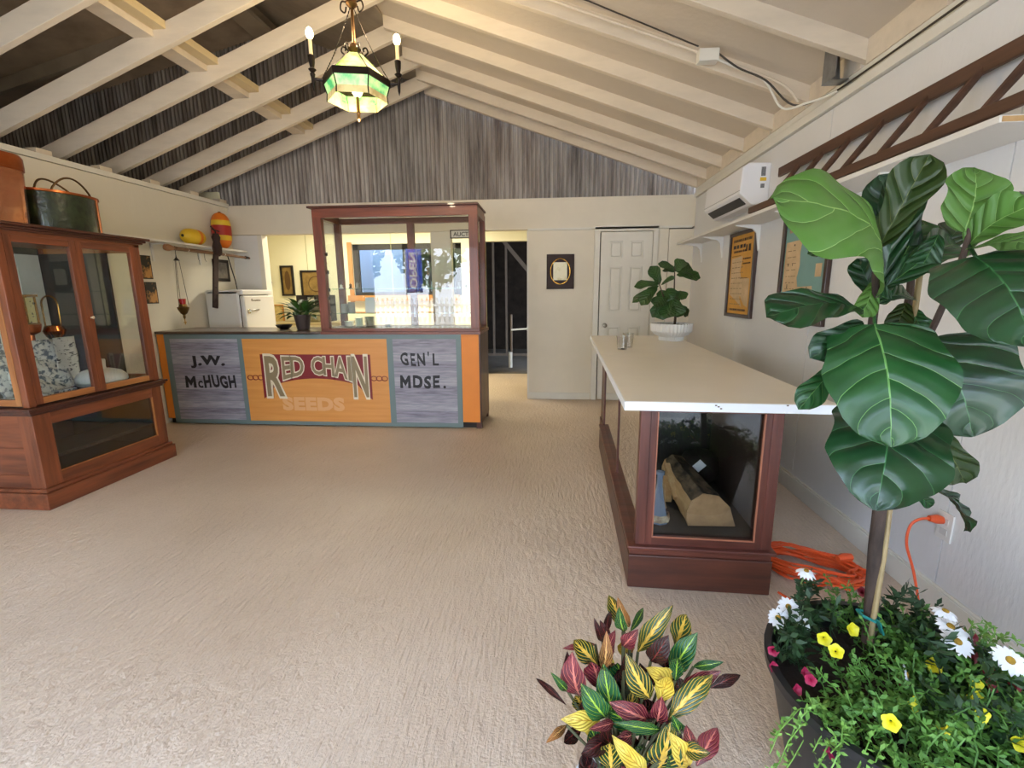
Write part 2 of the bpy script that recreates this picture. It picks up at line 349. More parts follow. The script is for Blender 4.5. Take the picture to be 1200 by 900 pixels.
# gable of corrugated sheets: light on the room side, each sheet its own piece
def corr_mat(name, a_, b_, c_):
    m = bpy.data.materials.new(name); q = NT(m); b = q.b; t = q.n('TexCoord')
    mp = q.n('Mapping'); mp.inputs['Scale'].default_value = (9, 1, .7); q.l(t.outputs['Object'], mp.inputs[0])
    n1 = q.n('TexNoise'); n1.inputs['Scale'].default_value = 1.3; n1.inputs['Detail'].default_value = 8; n1.inputs['Roughness'].default_value = .7; q.l(mp.outputs[0], n1.inputs[0])
    cr = q.n('ValToRGB'); e = cr.color_ramp.elements; e[0].position = .33; e[0].color = (*lin(a_), 1); e[1].position = .64; e[1].color = (*lin(c_), 1)
    e2 = e.new(.47); e2.color = (*lin(b_), 1); q.l(n1.outputs[0], cr.inputs[0])
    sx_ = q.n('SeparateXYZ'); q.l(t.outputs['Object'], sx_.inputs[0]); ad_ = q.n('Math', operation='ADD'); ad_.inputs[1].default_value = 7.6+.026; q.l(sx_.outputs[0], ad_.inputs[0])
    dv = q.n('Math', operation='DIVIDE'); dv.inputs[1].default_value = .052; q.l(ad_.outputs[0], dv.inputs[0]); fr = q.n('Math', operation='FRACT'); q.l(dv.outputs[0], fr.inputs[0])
    gr = q.n('ValToRGB'); ge = gr.color_ramp.elements; ge[0].position = .0; ge[0].color = (1, 1, 1, 1); ge[1].position = 1; ge[1].color = (1, 1, 1, 1)  # groove shade painted into the colour: one dark band per ripple
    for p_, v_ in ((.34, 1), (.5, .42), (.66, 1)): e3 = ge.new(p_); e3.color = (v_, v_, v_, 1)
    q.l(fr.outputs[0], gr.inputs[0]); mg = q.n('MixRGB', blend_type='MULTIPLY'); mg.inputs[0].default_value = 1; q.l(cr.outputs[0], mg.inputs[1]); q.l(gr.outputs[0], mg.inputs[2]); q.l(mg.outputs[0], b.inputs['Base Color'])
    b.inputs['Roughness'].default_value = .6; b.inputs['Metallic'].default_value = .15
    return m
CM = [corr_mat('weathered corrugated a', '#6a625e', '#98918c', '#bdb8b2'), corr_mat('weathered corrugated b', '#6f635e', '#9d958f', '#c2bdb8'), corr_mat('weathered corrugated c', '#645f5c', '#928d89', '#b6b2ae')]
def ztop(x):   # roof underside over the gable: right slope runs on up to x=-3.2, then the higher lean-to roof falls left
    return 3.72 + SR*(x-XRG) if x > -3.2 else 4.36 + .23*(x+3.2)
gb = struct('wall_gable', MB().box(-7.6, XR+.1, YB+.09, YB+.12, 2.43, 2.5), DARKW)
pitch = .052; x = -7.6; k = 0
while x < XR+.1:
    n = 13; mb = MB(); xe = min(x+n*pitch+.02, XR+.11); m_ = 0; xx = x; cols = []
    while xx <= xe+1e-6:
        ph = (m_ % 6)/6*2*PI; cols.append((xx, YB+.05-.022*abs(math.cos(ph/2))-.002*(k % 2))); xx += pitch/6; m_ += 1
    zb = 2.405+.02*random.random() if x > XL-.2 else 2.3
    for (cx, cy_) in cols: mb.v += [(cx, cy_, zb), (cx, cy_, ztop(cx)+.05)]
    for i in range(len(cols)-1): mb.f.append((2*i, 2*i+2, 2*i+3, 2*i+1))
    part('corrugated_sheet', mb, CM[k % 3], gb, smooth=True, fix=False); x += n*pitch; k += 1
# ceiling: painted deck on the right slope, unpainted above; rafters, blocking, purlin
RT_ = .10; RL_ = .15
ce = struct('ceiling', MB().prism([(XRG-.25, zr(XRG-.25)+RT_), (XR+.2, zr(XR+.2)+RT_), (XR+.2, zr(XR+.2)+RT_+.03), (XRG-.25, zr(XRG-.25)+RT_+.06)], (0, YF-.1, 0), (1, 0, 0), (0, 0, 1), (0, YB+.1-YF, 0)), DECK)
part('roof_deck', MB().prism([(-3.2, 3.72+SR*(-3.2-XRG)), (XRG-.1, 3.72+SR*(.1)), (XRG-.1, 3.80+SR*(.1)), (-3.2, 3.77+SR*(-3.2-XRG))], (0, YF-.1, 0), (1, 0, 0), (0, 0, 1), (0, YB+.2-YF, 0)), mat('dusty deck', '#b5a793', .8, var=.3, scale=3), ce)
part('lean_to_deck', MB().prism([(-7.7, 4.36-.23*4.5), (-3.2, 4.36), (-3.2, 4.41), (-7.7, 4.41-.23*4.5)], (0, YF-.1, 0), (1, 0, 0), (0, 0, 1), (0, YB+.2-YF, 0)), DARKDECK, ce)
DUST = mat('dusty rafter', '#b3a48e', .8, var=.2, scale=4)
for y in (5.2, 4.1, 3.0, 1.9, .8): part('upper_rafter', MB().prism([(-7.6, 4.36-.23*4.4-.13), (-3.2, 4.23), (-3.2, 4.36), (-7.6, 4.36-.23*4.4)], (0, y, 0), (1, 0, 0), (0, 0, 1), (0, .05, 0)), DUST, ce)
part('upper_beam', MB().box(-3.35, -3.1, YF, YB, 4.15, 4.19), DUST, ce)
YRR = [5.47, 5.0, 4.47, 3.92, 3.42, 2.86, 2.3, 1.74, 1.18, .62, .06, -.5]
YLR = [5.58, 5.11, 4.57, 4.03, 3.5, 2.94, 2.38, 1.82, 1.26, .7, .14, -.42]
for y in YRR:
    part('rafter', MB().prism([(XRG-.1, zr(XRG-.1)), (XR+.05, zr(XR+.05)), (XR+.05, zr(XR+.05)+RT_+.01), (XRG-.1, zr(XRG-.1)+RT_+.01)], (0, y, 0), (1, 0, 0), (0, 0, 1), (0, .045, 0)), CREAM, ce, bevel=.003)
part('gable_rafter', MB().prism([(XRG-.1, zr(XRG-.1)-.02), (XR, zr(XR)-.02), (XR, zr(XR)+RT_), (XRG-.1, zr(XRG-.1)+RT_)], (0, 5.79, 0), (1, 0, 0), (0, 0, 1), (0, .05, 0)), CREAM, ce)
for y in YLR:
    part('rafter', MB().prism([(XL-.4, zl(XL-.4)), (XRG+.06, zl(XRG+.06)), (XRG+.06, zl(XRG+.06)+RL_), (XL-.4, zl(XL-.4)+RL_)], (0, y, 0), (1, 0, 0), (0, 0, 1), (0, .045, 0)), CREAM, ce, bevel=.003)
for a, b in zip([5.79]+YRR, YRR):
    part('blocking', MB().box(XR-.02, XR+.02, b+.045, a, 2.49, zr(XR)+RT_+.01), CREAM, ce)
for y in YLR:
    part('block', MB().box(XL-.09, XL, y+.14, y+.26, 2.45, 2.49), CREAM, ce)
px_ = -2.86; zp = zl(px_)+RL_
part('purlin', MB().box(px_-.13, px_+.02, YF, 5.75, zp-.05, zp+.0), CREAM, ce); part('purlin', MB().box(px_+.024, px_+.12, YF, 5.75, zp-.005, zp+.05), mat('new pine', '#dcc79c', .6, var=.12, scale=5, stretch=(3, .3, 3)), ce)
part('ledger', MB().box(XL-.42, XL-.34, YF, YB, 2.2, zl(XL-.38)), GREYB, ce)
struct('wall_outer_left', MB().box(-7.7, -7.6, YF-.1, YB+.2, 0, 3.5), DARKW)
struct('floor_lean_to', MB().box(-7.6, XL-.12, YF-.1, YB+.2, 2.2, 2.25), DARKW)
struct('wall_front_upper', MB().prism([(-7.6, 2.25), (XR+.1, 2.25), (XR+.1, zr(XR)+.2), (-3.2, 4.42), (-7.6, 3.42)], (0, YF-.1, 0), (1, 0, 0), (0, 0, 1), (0, .1, 0)), WALLM)
struct('wall_front_side', MB().box(XL, -3.85, YF-.1, YF, 0, 2.25).box(1.4, XR, YF-.1, YF, 0, 2.25), WALLM)
# hanger, conduit and junction box on the right slope
hg = part('joist_hanger', MB().prism([(0, 0), (.10, 0), (.08, .17), (.02, .17)], (XR-.13, 3.06, 2.47), (1, 0, 0), (0, 0, 1), (0, .002, 0)).box(XR-.125, XR-.03, 2.98, 3.06, 2.47, 2.475).box(XR-.13, XR-.126, 2.93, 3.06, 2.47, 2.66), GALV, ce)
cy = 3.36
def rp(x, y, d=.03): return (x, y, zr(x)+d)
cn = part('conduit', MB().tube([rp(XRG+.2, cy-.02, .05), rp(.88, cy-.02, .03)], .009, 6).tube(smoothp([rp(1.0, cy-.02, .03), rp(1.2, cy-.03, .02), rp(1.42, cy-.03, .0), (1.50, cy-.04, 2.48)], 5), .008, 6), CREAM, ce, smooth=2)
part('cable', MB().tube([rp(XRG+.2, cy-.045, .095), rp(-.5, cy-.04, .09), rp(.2, cy-.045, .09), rp(.88, cy-.04, .05)], .0045, 6).tube(smoothp([rp(1.0, cy-.04, .05), rp(1.12, cy-.055, .0), rp(1.28, cy-.08, -.03), (1.45, 3.27, 2.45), (1.585, 3.15, 2.455), (1.6, 2.85, 2.45), (1.597, 2.0, 2.448), (1.598, .5, 2.45)], 6), .0055, 6), mat('old cable', '#3b332a', .6), ce, smooth=2)
part('cable', MB().tube(smoothp([rp(1.0, cy-.03, .02), rp(1.15, cy-.045, .0), rp(1.28, cy-.07, -.03), (1.40, 3.30, 2.445), (1.5, 3.20, 2.435), (1.56, 3.14, 2.44), (1.60, 3.08, 2.45)], 6), .007, 6), TRIM, ce, smooth=2)
part('junction_box', MB().box(.88, 1.0, cy-.07, cy-.0, zr(.94)-.02, zr(.94)+.05), TRIM, ce, bevel=.004)
# outdoors, in front of the open shop front (seen only in the glass)
struct('ground', MB().box(-16, 14, -18, YF-.1, -.14, -.02), mat('gravel yard', '#b5aa98', .9, var=.25, scale=3))
# ------------------------------------------------------------------ left display cabinet
def frame(mb, ax, c, a0, a1, z0, z1, t, d):
    """picture-frame of four bars on the plane ax=c; returns four MBs"""
    out = []
    for (p0, p1, q0, q1) in ((a0, a0+t, z0, z1), (a1-t, a1, z0, z1), (a0+t, a1-t, z0, z0+t), (a0+t, a1-t, z1-t, z1)):
        m = MB()
        if ax == 'x': m.box(c-d, c, p0, p1, q0, q1)
        else: m.box(p0, p1, c, c+d, q0, q1)
        out.append(m)
    return out
lc = thing('display_cabinet', 'tall red oak display cabinet with glazed doors standing against the left wall', 'cabinet', (-3.6, 3.0, 0))
cx0, cx1, cy0, cy1 = -4.03, -3.2, 2.53, 3.50
part('plinth', MB().box(cx0, cx1+.03, cy0-.03, cy1+.03, 0, .11).box(cx0, cx1+.018, cy0-.018, cy1+.018, .11, .135), WR[1], lc, bevel=.005)
# lower carcass: stiles and rails
for (a, b) in ((cy0, cy0+.11), (cy1-.09, cy1)): part('stile', MB().box(cx1-.03, cx1, a, b, .135, .62), WR[2], lc, bevel=.003)
part('rail', MB().box(cx1-.03, cx1-.002, cy0+.11, cy1-.09, .135, .215), WR[1], lc); part('rail', MB().box(cx1-.03, cx1-.002, cy0+.11, cy1-.09, .535, .62), WR[1], lc)
part('lower_glass', MB().box(cx1-.018, cx1-.014, cy0+.11, cy1-.09, .215, .535), GL, lc)
part('bead', MB().box(cx1-.012, cx1+.002, cy1-.098, cy1-.09, .215, .535).box(cx1-.012, cx1+.001, cy0+.11, cy1-.098, .215, .221), WO[2], lc)
part('cabinet_bottom', MB().box(cx0, cx1-.03, cy0+.02, cy1-.02, .135, .15), BLACK, lc)
part('back_panel', MB().box(cx0, cx0+.02, cy0, cy1, .135, 1.72), LEAD, lc)
part('lower_lining', MB().box(cx0+.02, cx1-.03, cy1-.045, cy1-.03, .15, .61).box(cx0+.02, cx0+.03, cy0+.03, cy1-.045, .15, .61), LEAD, lc)
part('inner_ledge', MB().box(cx1-.35, cx1-.03, cy0+.02, cy1-.02, .30, .32), LEAD, lc)
for y in (cy0, cy1-.03):
    part('side_panel', MB().box(cx0, cx1-.03, y+.008, y+.022, .135, .62), WR[0], lc)
for (a, b) in ((cx0, cx0+.1), (cx1-.10, cx1-.028)): part('stile', MB().box(a, b, cy0, cy0+.03, .135, .62), WR[2], lc)
part('rail', MB().box(cx0+.1, cx1-.1, cy0+.001, cy0+.03, .135, .22), WR[0], lc); part('rail', MB().box(cx0+.1, cx1-.1, cy0+.001, cy0+.03, .54, .62), WR[0], lc)
part('rail', MB().box(cx0+.1, cx1-.1, cy0+.001, cy0+.03, .39, .40), WR[0], lc)
for (a, b) in ((cx0, cx0+.08), (cx1-.10, cx1-.001)): part('stile', MB().box(a, b, cy1-.03, cy1, .135, .62), WR[2], lc)
part('waist_moulding', MB().box(cx0, cx1+.028, cy0-.028, cy1+.028, .625, .645).box(cx0, cx1+.04, cy0-.04, cy1+.04, .645, .662).box(cx0, cx1+.014, cy0-.014, cy1+.014, .612, .625), WD[1], lc, bevel=.004)
part('shelf_floor', MB().box(cx0+.02, cx1-.03, cy0+.02, cy1-.02, .662, .672), FELT, lc)
# upper part
for (xa, ya) in ((cx1-.045, cy0), (cx1-.045, cy1-.045), (cx0, cy0), (cx0, cy1-.045)):
    part('post', MB().box(xa, xa+.045, ya, ya+.045, .662, 1.72), WR[2], lc, bevel=.004)
ymid = 3.0
for i, (a, b) in enumerate(((cy0+.045, ymid), (ymid, cy1-.045))):
    d = part('cabinet_door', frame(MB(), 'x', cx1, a, b, .672, 1.70, .042, .028)[0], WR[2], lc)
    bars = frame(MB(), 'x', cx1, a+.0005, b-.0005, .672, 1.70, .042, .028)
    part('stile', bars[1], WR[2], d, bevel=.003)
    part('rail', bars[2], WO[1], d, bevel=.003); part('rail', bars[3], WR[1], d, bevel=.003)
    part('pane', MB().box(cx1-.016, cx1-.012, a+.042, b-.042, .714, 1.658), GL, d)
part('knob', MB().lathe([(.006, 0), (.006, .012), (.011, .018), (.001, .026)], (cx1, ymid+.022, 1.19), 10, M=Matrix.Rotation(PI/2, 3, 'Y')), mat('pale knob', '#d9c3a5', .4), lc, smooth=2)
for yy in (cy0, cy1-.028):
    for m_, ax in zip(frame(MB(), 'y', yy, cx0+.045, cx1-.045, .672, 1.70, .04, .028), (2, 2, 0, 0)): part('side_frame', m_, WO[ax], lc)
    part('side_glass', MB().box(cx0+.085, cx1-.085, yy+.012, yy+.016, .712, 1.66), GL, lc)
part('cabinet_top', MB().box(cx0, cx1-.0, cy0, cy1, 1.70, 1.722), WR[1], lc)
part('cornice', MB().box(cx0, cx1+.02, cy0-.02, cy1+.02, 1.722, 1.735).box(cx0, cx1+.035, cy0-.035, cy1+.035, 1.735, 1.75).box(cx0, cx1+.055, cy0-.055, cy1+.055, 1.75, 1.768), WD[1], lc, bevel=.004)
PW = mat('painted inner boards', '#d9d6c8', .6, var=.1, scale=4)
part('side_lining', MB().box(cx0+.02, -3.44, cy1-.05, cy1-.035, .672, 1.66), mat('dark lining', '#1d201f', .6), lc)
for (a, b) in ((3.08, 3.18), (3.28, 3.44)): part('back_board', MB().box(cx0+.02, cx0+.03, a, b, .672, 1.65), PW, lc)
# things in the cabinet
COPB0 = mat('lamp copper', '#c9794a', .2, 1, var=.2, scale=8); BRS = mat('brass', '#b98a3e', .22, 1, var=.2, scale=12); COP = mat('copper', '#c9794a', .28, 1, col2='#a6552c', scale=4, bump=.002, bscale=9)
t = thing('carriage_clock', 'small brass carriage clock on copper stand inside left cabinet', 'clock', (-3.62, 2.97, .672))
part('clock_stand', MB().lathe([(.06, 0), (.05, .02), (.02, .04), (.016, .40), (.05, .42), (.06, .46), (.062, .475)], (-3.62, 2.97, .672), 20), COP, t, smooth=2)
cq = (-3.62, 2.97)
part('clock_case', MB().box(cq[0]-.04, cq[0]+.04, cq[1]-.045, cq[1]+.045, 1.147, 1.155).box(cq[0]-.045, cq[0]+.045, cq[1]-.05, cq[1]+.05, 1.335, 1.35).box(cq[0]-.04, cq[0]-.03, cq[1]-.04, cq[1]-.03, 1.15, 1.34).box(cq[0]+.03, cq[0]+.04, cq[1]-.04, cq[1]-.03, 1.15, 1.34).box(cq[0]-.04, cq[0]-.03, cq[1]+.03, cq[1]+.04, 1.15, 1.34).box(cq[0]+.03, cq[0]+.04, cq[1]+.03, cq[1]+.04, 1.15, 1.34), BRS, t)
part('clock_face', MB().box(cq[0]-.03, cq[0]+.03, cq[1]-.028, cq[1]+.028, 1.16, 1.33), mat('clock face', '#e2dda0', .5, col2='#3c3820', scale=30, contrast=(.35, .42)), t)
t = thing('oval_mirror', 'arched brass framed mirror standing on copper dish in left cabinet', 'mirror', (-3.60, 3.11, .672))
arch = [(-3.60, 3.11+.055*math.cos(q), 1.28+.06*math.sin(q)) for q in [PI*i/12 for i in range(13)]] + [(-3.60, 3.055, 1.13), (-3.60, 3.165, 1.13)]
part('mirror_frame', MB().tube(arch, .0055, 8, closed=True), BRS, t, smooth=2)
part('mirror_dish', MB().lathe([(.05, 0), (.04, .02), (.02, .04), (.02, .34), (.05, .38), (.065, .42), (.05, .455)], (-3.60, 3.11, .672), 20), COPB0, t, smooth=2)
# newspaper-print cloth, a crumpled sheet
def crumple(name, o, ax, ay, wd, ht, amp, m, parent=None, n=16, seed=1):
    rd = random.Random(seed); mb = MB(); o = Vector(o); ax = Vector(ax); ay = Vector(ay); nn = ax.cross(ay)
    ph = [(rd.uniform(2, 7), rd.uniform(2, 7), rd.uniform(0, 6)) for _ in range(5)]
    for j in range(n+1):
        for i in range(n+1):
            u, v = i/n, j/n; h = sum(math.sin(a*u*2+b*v*1.7+c) for a, b, c in ph)/5
            mb.v.append(tuple(o+ax*(u*wd)+ay*(v*ht)+nn*h*amp))
    for j in range(n):
        for i in range(n): k = j*(n+1)+i; mb.f.append((k, k+1, k+n+2, k+n+1))
    ob = part(name, mb, m, parent, smooth=True, fix=False); md = ob.modifiers.new('thick', 'SOLIDIFY'); md.thickness = .002; return ob
PRM = mat('printed newspaper cloth', '#cfd0c8', .8, col2='#4d5a63', scale=34, contrast=(.42, .52), detail=6)
t = thing('printed_cloth', 'crumpled newspaper printed cloth heaped inside left cabinet behind the front corner post', 'cloth', (-3.5, 2.8, .672))
crumple('cloth_fold', (-3.46, 2.60, .70), (.05, 1, 0), (-.18, .1, .95), .40, .36, .035, PRM, t, seed=3)
crumple('cloth_fold', (-3.39, 2.64, .69), (-.05, 1, .05), (-.35, .05, .8), .38, .26, .04, PRM, t, seed=5)
crumple('cloth_corner', (-3.44, 2.94, .70), (-.1, .98, 0), (-.08, .1, .95), .17, .37, .008, mat('printed page', '#c9c8bd', .8, col2='#23211d', scale=26, stretch=(1, 1, 3), contrast=(.36, .42)), t, seed=8)
part('cloth_base', MB().box(-3.52, -3.36, 2.62, 2.98, .673, .70), PRM, t)
IRN = mat('ironstone', '#d4d6d4', .35, var=.06, scale=8)
part_o = part('stoneware_flask', MB().lathe([(.03, 0), (.135, .006), (.165, .04), (.163, .07), (.13, .105), (.08, .122), (.045, .128), (.042, .14), (.045, .19), (.043, .197), (.001, .197)], (0, 0, 0), 32), IRN, smooth=2)
part_o.location = (-3.405, 3.205, .673); tag(part_o, 'squat white ironstone flask with short neck lying in left cabinet', 'flask')
# on top of the cabinet
t = thing('copper_boiler', 'shiny copper lidded wash boiler on top of left cabinet', 'boiler', (-3.72, 2.72, 1.768))
def rrect(hx, hy, r_, n=5):
    pts = []
    for cx_, cy_, a0 in ((hx-r_, hy-r_, 0), (-hx+r_, hy-r_, 90), (-hx+r_, -hy+r_, 180), (hx-r_, -hy+r_, 270)):
        for i in range(n): a_ = R(a0+90*i/(n-1)); pts.append((cx_+r_*math.cos(a_), cy_+r_*math.sin(a_)))
    return pts
def loft(mb, c, layers, hx, hy, r_):
    base = rrect(hx, hy, r_); n0 = len(mb.v); k = len(base)
    for z, s in layers:
        for (a_, b_) in base: mb.v.append((c[0]+a_*s, c[1]+b_*s, c[2]+z))
    for i in range(len(layers)-1):
        for j in range(k): j2 = (j+1) % k; mb.f.append((n0+i*k+j, n0+i*k+j2, n0+(i+1)*k+j2, n0+(i+1)*k+j))
    mb.f.append(tuple(range(n0, n0+k))[::-1]); mb.f.append(tuple(range(n0+(len(layers)-1)*k, n0+len(layers)*k))); return mb
bc = (-3.56, 2.715, 1.768)
COPB = mat('polished copper', '#eeb08c', .2, 1, col2='#c9784c', scale=2.5, bump=.006, bscale=5)
part('boiler_body', loft(MB(), bc, [(0, .93), (.35, 1)], .26, .185, .09), COPB, t, smooth=2)
part('boiler_rim', loft(MB(), bc, [(.335, 1.005), (.335, 1.02), (.35, 1.02), (.35, 1.005)], .26, .185, .09), COP, t, smooth=2)
part('boiler_lid', loft(MB(), bc, [(.35, 1.025), (.41, 1.025), (.43, .98), (.44, .85)], .26, .185, .09), COP, t, smooth=2)
GRN = mat('dark green painted tin', '#172012', .3, col2='#2b3820', scale=16, contrast=(.4, .6), bump=.003, bscale=30, coat=.4)
t = thing('oval_bucket', 'dark green oval metal bucket with copper trim and two loop handles', 'bucket', (-3.47, 3.20, 1.768))
c = (-3.47, 3.205, 1.768)
part('bucket_body', MB().lathe([(.10, 0.0), (.2, 0), (.205, .265), (.19, .265), (.185, .02)], c, 36, sx_=.75, sy_=1.18, cap=False), GRN, t, smooth=2)
part('bucket_rim', MB().lathe([(.207, .255), (.213, .258), (.213, .272), (.203, .272)], c, 36, sx_=.75, sy_=1.18, cap=False), COP, t, smooth=2)
a_ = -.05; ex, ey = c[0]+.205*.75*math.cos(a_), c[1]+.205*1.18*math.sin(a_)
aa = R(48); sm_ = MB()
for q in (R(38), ):
    x_, y_ = c[0]+.207*.75*math.cos(q), c[1]+.207*1.18*math.sin(q); n_ = Vector((math.cos(q)/.75, math.sin(q)/1.18, 0)).normalized(); tt = Vector((-n_.y, n_.x, 0))
    sm_.obox(Vector((x_, y_, c[2]+.0))+n_*.002, Vector((x_, y_, c[2]+.262))+n_*.002, .016, .008, up=n_)
part('bucket_seam', sm_, COP, t)
for dx, tilt in ((-.03, -.55), (.05, .05)):
    pts = [(c[0]+dx*1.5+math.sin(PI*i/14)*tilt*.12, c[1]-.13+.30*(i/14), c[2]+.255+.125*math.sin(PI*i/14)**.7) for i in range(15)]
    part('bucket_handle', MB().tube(pts, .0065, 8), mat('bronze handle', '#5d4426', .4, .7), t, smooth=2)

# ------------------------------------------------------------------ left wall things
SHW = mat('shelf white', '#e4e1da', .5, var=.05, scale=5)
t = thing('wall_shelf', 'long white shelf high on the left wall above hanging lamp', 'shelf', (-3.97, 5.0, 1.86))
part('board', MB().box(XL, -3.86, 3.9, 5.83, 1.857, 1.878), SHW, t, bevel=.003)
for y in (4.6, 5.25): part('bracket', MB().box(XL, XL+.012, y-.012, y+.012, 1.68, 1.857).box(XL, -3.9, y-.012, y+.012, 1.845, 1.857), SHW, t)
BLK = mat('wrought iron', '#231d1a', .6, .3)
t = thing('wooden_pole', 'brown wooden pole with wrapped end hung under left shelf', 'pole', (-3.84, 5.2, 1.8))
part('shaft', MB().tube([(-3.84, 4.56, 1.805), (-3.84, 5.3, 1.80), (-3.84, 5.82, 1.79)], [.02, .016, .014], 10), mat('pole wood', '#7d5c40', .6, var=.3, scale=8), t, smooth=2)
part('wrapping', MB().lathe([(.018, 0), (.03, .01), (.034, .04), (.026, .08), (.018, .11)], (-3.84, 4.50, 1.806), 10, M=Matrix.Rotation(-PI/2, 3, 'X')), mat('wrapping', '#a87a55', .7, var=.3, scale=20), t, smooth=2)
part('tip', MB().lathe([(.02, 0), (.016, .05), (.002, .09)], (-3.84, 5.74, 1.792), 8, M=Matrix.Rotation(-PI/2, 3, 'X')), BLK, t, smooth=2)
for y in (4.80, 5.36): part('pole_hook', MB().tube([(-3.88, y, 1.857), (-3.84, y, 1.83), (-3.82, y, 1.80), (-3.84, y, 1.78)], .004, 6), SHW, t)
def buoy(name, label, c, M, prof_h, r_, bands, hole=True):
    t = thing(name, label, 'buoy', c)
    n = 22; prof = []
    for i in range(n+1):
        q = i/n; rr = r_*(1-abs(2*q-1)**3.2)**.5; prof.append((max(rr, .012), q*prof_h))
    for (q0, q1, m) in bands:
        sub = [p for p in prof if q0*prof_h-1e-6 <= p[1] <= q1*prof_h+1e-6]
        part('buoy_band', MB().lathe(sub, c, 22, M=M, cap=False), m, t, smooth=True)
    part('buoy_hub', MB().lathe([(.013, -.006), (.016, .0), (.016, .004), (.013, .008)], c, 10, M=M), BLK, t)
    part('buoy_hub', MB().lathe([(.013, prof_h-.008), (.016, prof_h-.004), (.016, prof_h), (.013, prof_h+.006)], c, 10, M=M), BLK, t)
    return t
BY_ = mat('buoy yellow', '#e8c02c', .5, var=.15, scale=9); BO = mat('buoy orange', '#ea7d1d', .5, var=.15, scale=9); BR = mat('buoy red', '#b3271c', .5, var=.2, scale=9)
e_ = 1/22
buoy('fishing_buoy', 'large upright orange, yellow and red fishing buoy on left shelf', (-3.96, 5.53, 1.878), Matrix.Identity(3), .42, .105, [(0, 5*e_, BO), (5*e_, 8*e_, BY_), (8*e_, 14*e_, BR), (14*e_, 17*e_, BY_), (17*e_, 1, BO)])
buoy('fishing_buoy', 'small yellow fishing buoy with orange band lying on left shelf', (-3.955, 4.90, 1.965), Matrix.Rotation(-PI/2, 3, 'X'), .30, .085, [(0, 12*e_, BY_), (12*e_, 15*e_, BO), (15*e_, 1, BY_)])
SPIA = mat('dark sepia picture', '#c08b4a', .5, col2='#1d1712', scale=9, contrast=(.45, .55))
for i, (y0, y1, z0, z1, lb) in enumerate(((4.42, 4.56, 1.50, 1.73, 'upper small golden ship picture beside tall cabinet on left wall'), (4.44, 4.585, 1.255, 1.47, 'lower small golden ship picture beside tall cabinet on left wall'))):
    t = thing('ship_picture', lb, 'picture', (XL, y0, z0))
    part('picture_frame', MB().box(XL, XL+.008, y0, y1, z0, z1), BLK, t); part('picture_print', MB().box(XL+.008, XL+.0095, y0+.01, y1-.01, z0+.01, z1-.01), SPIA, t)
t = thing('framed_photo', 'small black framed photograph on left wall behind the hanging saw', 'picture', (XL, 5.5, 1.5))
part('picture_frame', MB().box(XL, XL+.015, 5.45, 5.72, 1.50, 1.76), BLK, t); part('picture_print', MB().box(XL+.015, XL+.017, 5.49, 5.68, 1.535, 1.725), mat('grey photo', '#8b8378', .5, col2='#3b352e', scale=10), t)
# hanging sanctuary lamp
t = thing('sanctuary_lamp', 'brass sanctuary lamp with red glass hanging on three chains from left shelf pole', 'lamp', (-3.84, 4.87, 1.76))
ax_, ay_ = -3.84, 4.63
part('top_hook', MB().tube([(ax_, ay_, 1.73), (ax_, ay_, 1.775), (ax_+.012, ay_, 1.795), (ax_+.024, ay_, 1.81), (ax_, ay_, 1.826), (ax_-.02, ay_, 1.815)], .003, 6), BLK, t)
part('ceiling_cap', MB().lathe([(.03, 0), (.02, .012), (.006, .03), (.004, .05)], (ax_, ay_, 1.685), 12), BLK, t, smooth=2)
for k in range(3):
    q = k*2*PI/3+.5; part('chain', MB().tube([(ax_+.02*math.cos(q), ay_+.02*math.sin(q), 1.69), (ax_+.052*math.cos(q), ay_+.052*math.sin(q), 1.24)], .0025, 5), mat('chain', '#5b5144', .5, .6), t)
part('lamp_bowl', MB().lathe([(.004, -.11), (.012, -.09), (.012, -.065), (.03, -.05), (.05, -.01), (.055, .012), (.04, .02), (.034, .045)], (ax_, ay_, 1.2), 18), mat('old brass', '#7a6138', .35, .9, var=.3, scale=20), t, smooth=2)
part('red_glass', MB().lathe([(.028, .03), (.034, .10), (.03, .10), (.024, .03)], (ax_, ay_, 1.2), 16), mat('ruby glass', '#a3161b', .1, coat=.5), t, smooth=2)
part('pendant_cross', MB().box(ax_-.003, ax_+.003, ay_-.003, ay_+.003, 1.035, 1.09).box(ax_-.003, ax_+.003, ay_-.018, ay_+.018, 1.055, 1.062), BRS, t)
RUST = mat('dark rusty iron', '#3a2722', .7, .2, var=.4, scale=15, bump=.002, bscale=30)
t = thing('ice_saw', 'heavy dark rusted iron bar tool hanging from left shelf', 'tool', (-3.83, 5.2, 1.2))
part('blade', MB().obox((-3.825, 5.24, 2.0), (-3.825, 5.08, 1.19), .02, .075, up=(0, 1, 0)), RUST, t, bevel=.004)
part('head', MB().lathe([(.02, -.13), (.045, -.10), (.05, -.03), (.035, .03), (.045, .08), (.03, .12)], (-3.825, 5.235, 1.9), 12), RUST, t, smooth=2)
part('hook', MB().tube([(-3.825, 5.24, 2.0), (-3.825, 5.235, 2.05), (-3.86, 5.235, 2.07)], .008, 8).tube([(-3.825, 5.17, 2.09), (-3.825, 5.23, 2.06), (-3.825, 5.30, 2.05)], .006, 6), BLK, t, smooth=2)
for z in (1.33, 1.42): part('rivet', MB().lathe([(.01, 0), (.006, .006)], (-3.813, 5.12, z), 8, M=Matrix.Rotation(PI/2, 3, 'Y')), BLK, t)
t = part('riding_crop', MB().tube([(-3.83, 5.40, 1.80), (-3.83, 5.44, 1.66), (-3.83, 5.49, 1.5), (-3.83, 5.54, 1.2)], [.005, .007, .006, .005], 8), BLK, smooth=2)
tag(t, 'thin black rod leaning down from left shelf above the fridge', 'rod')
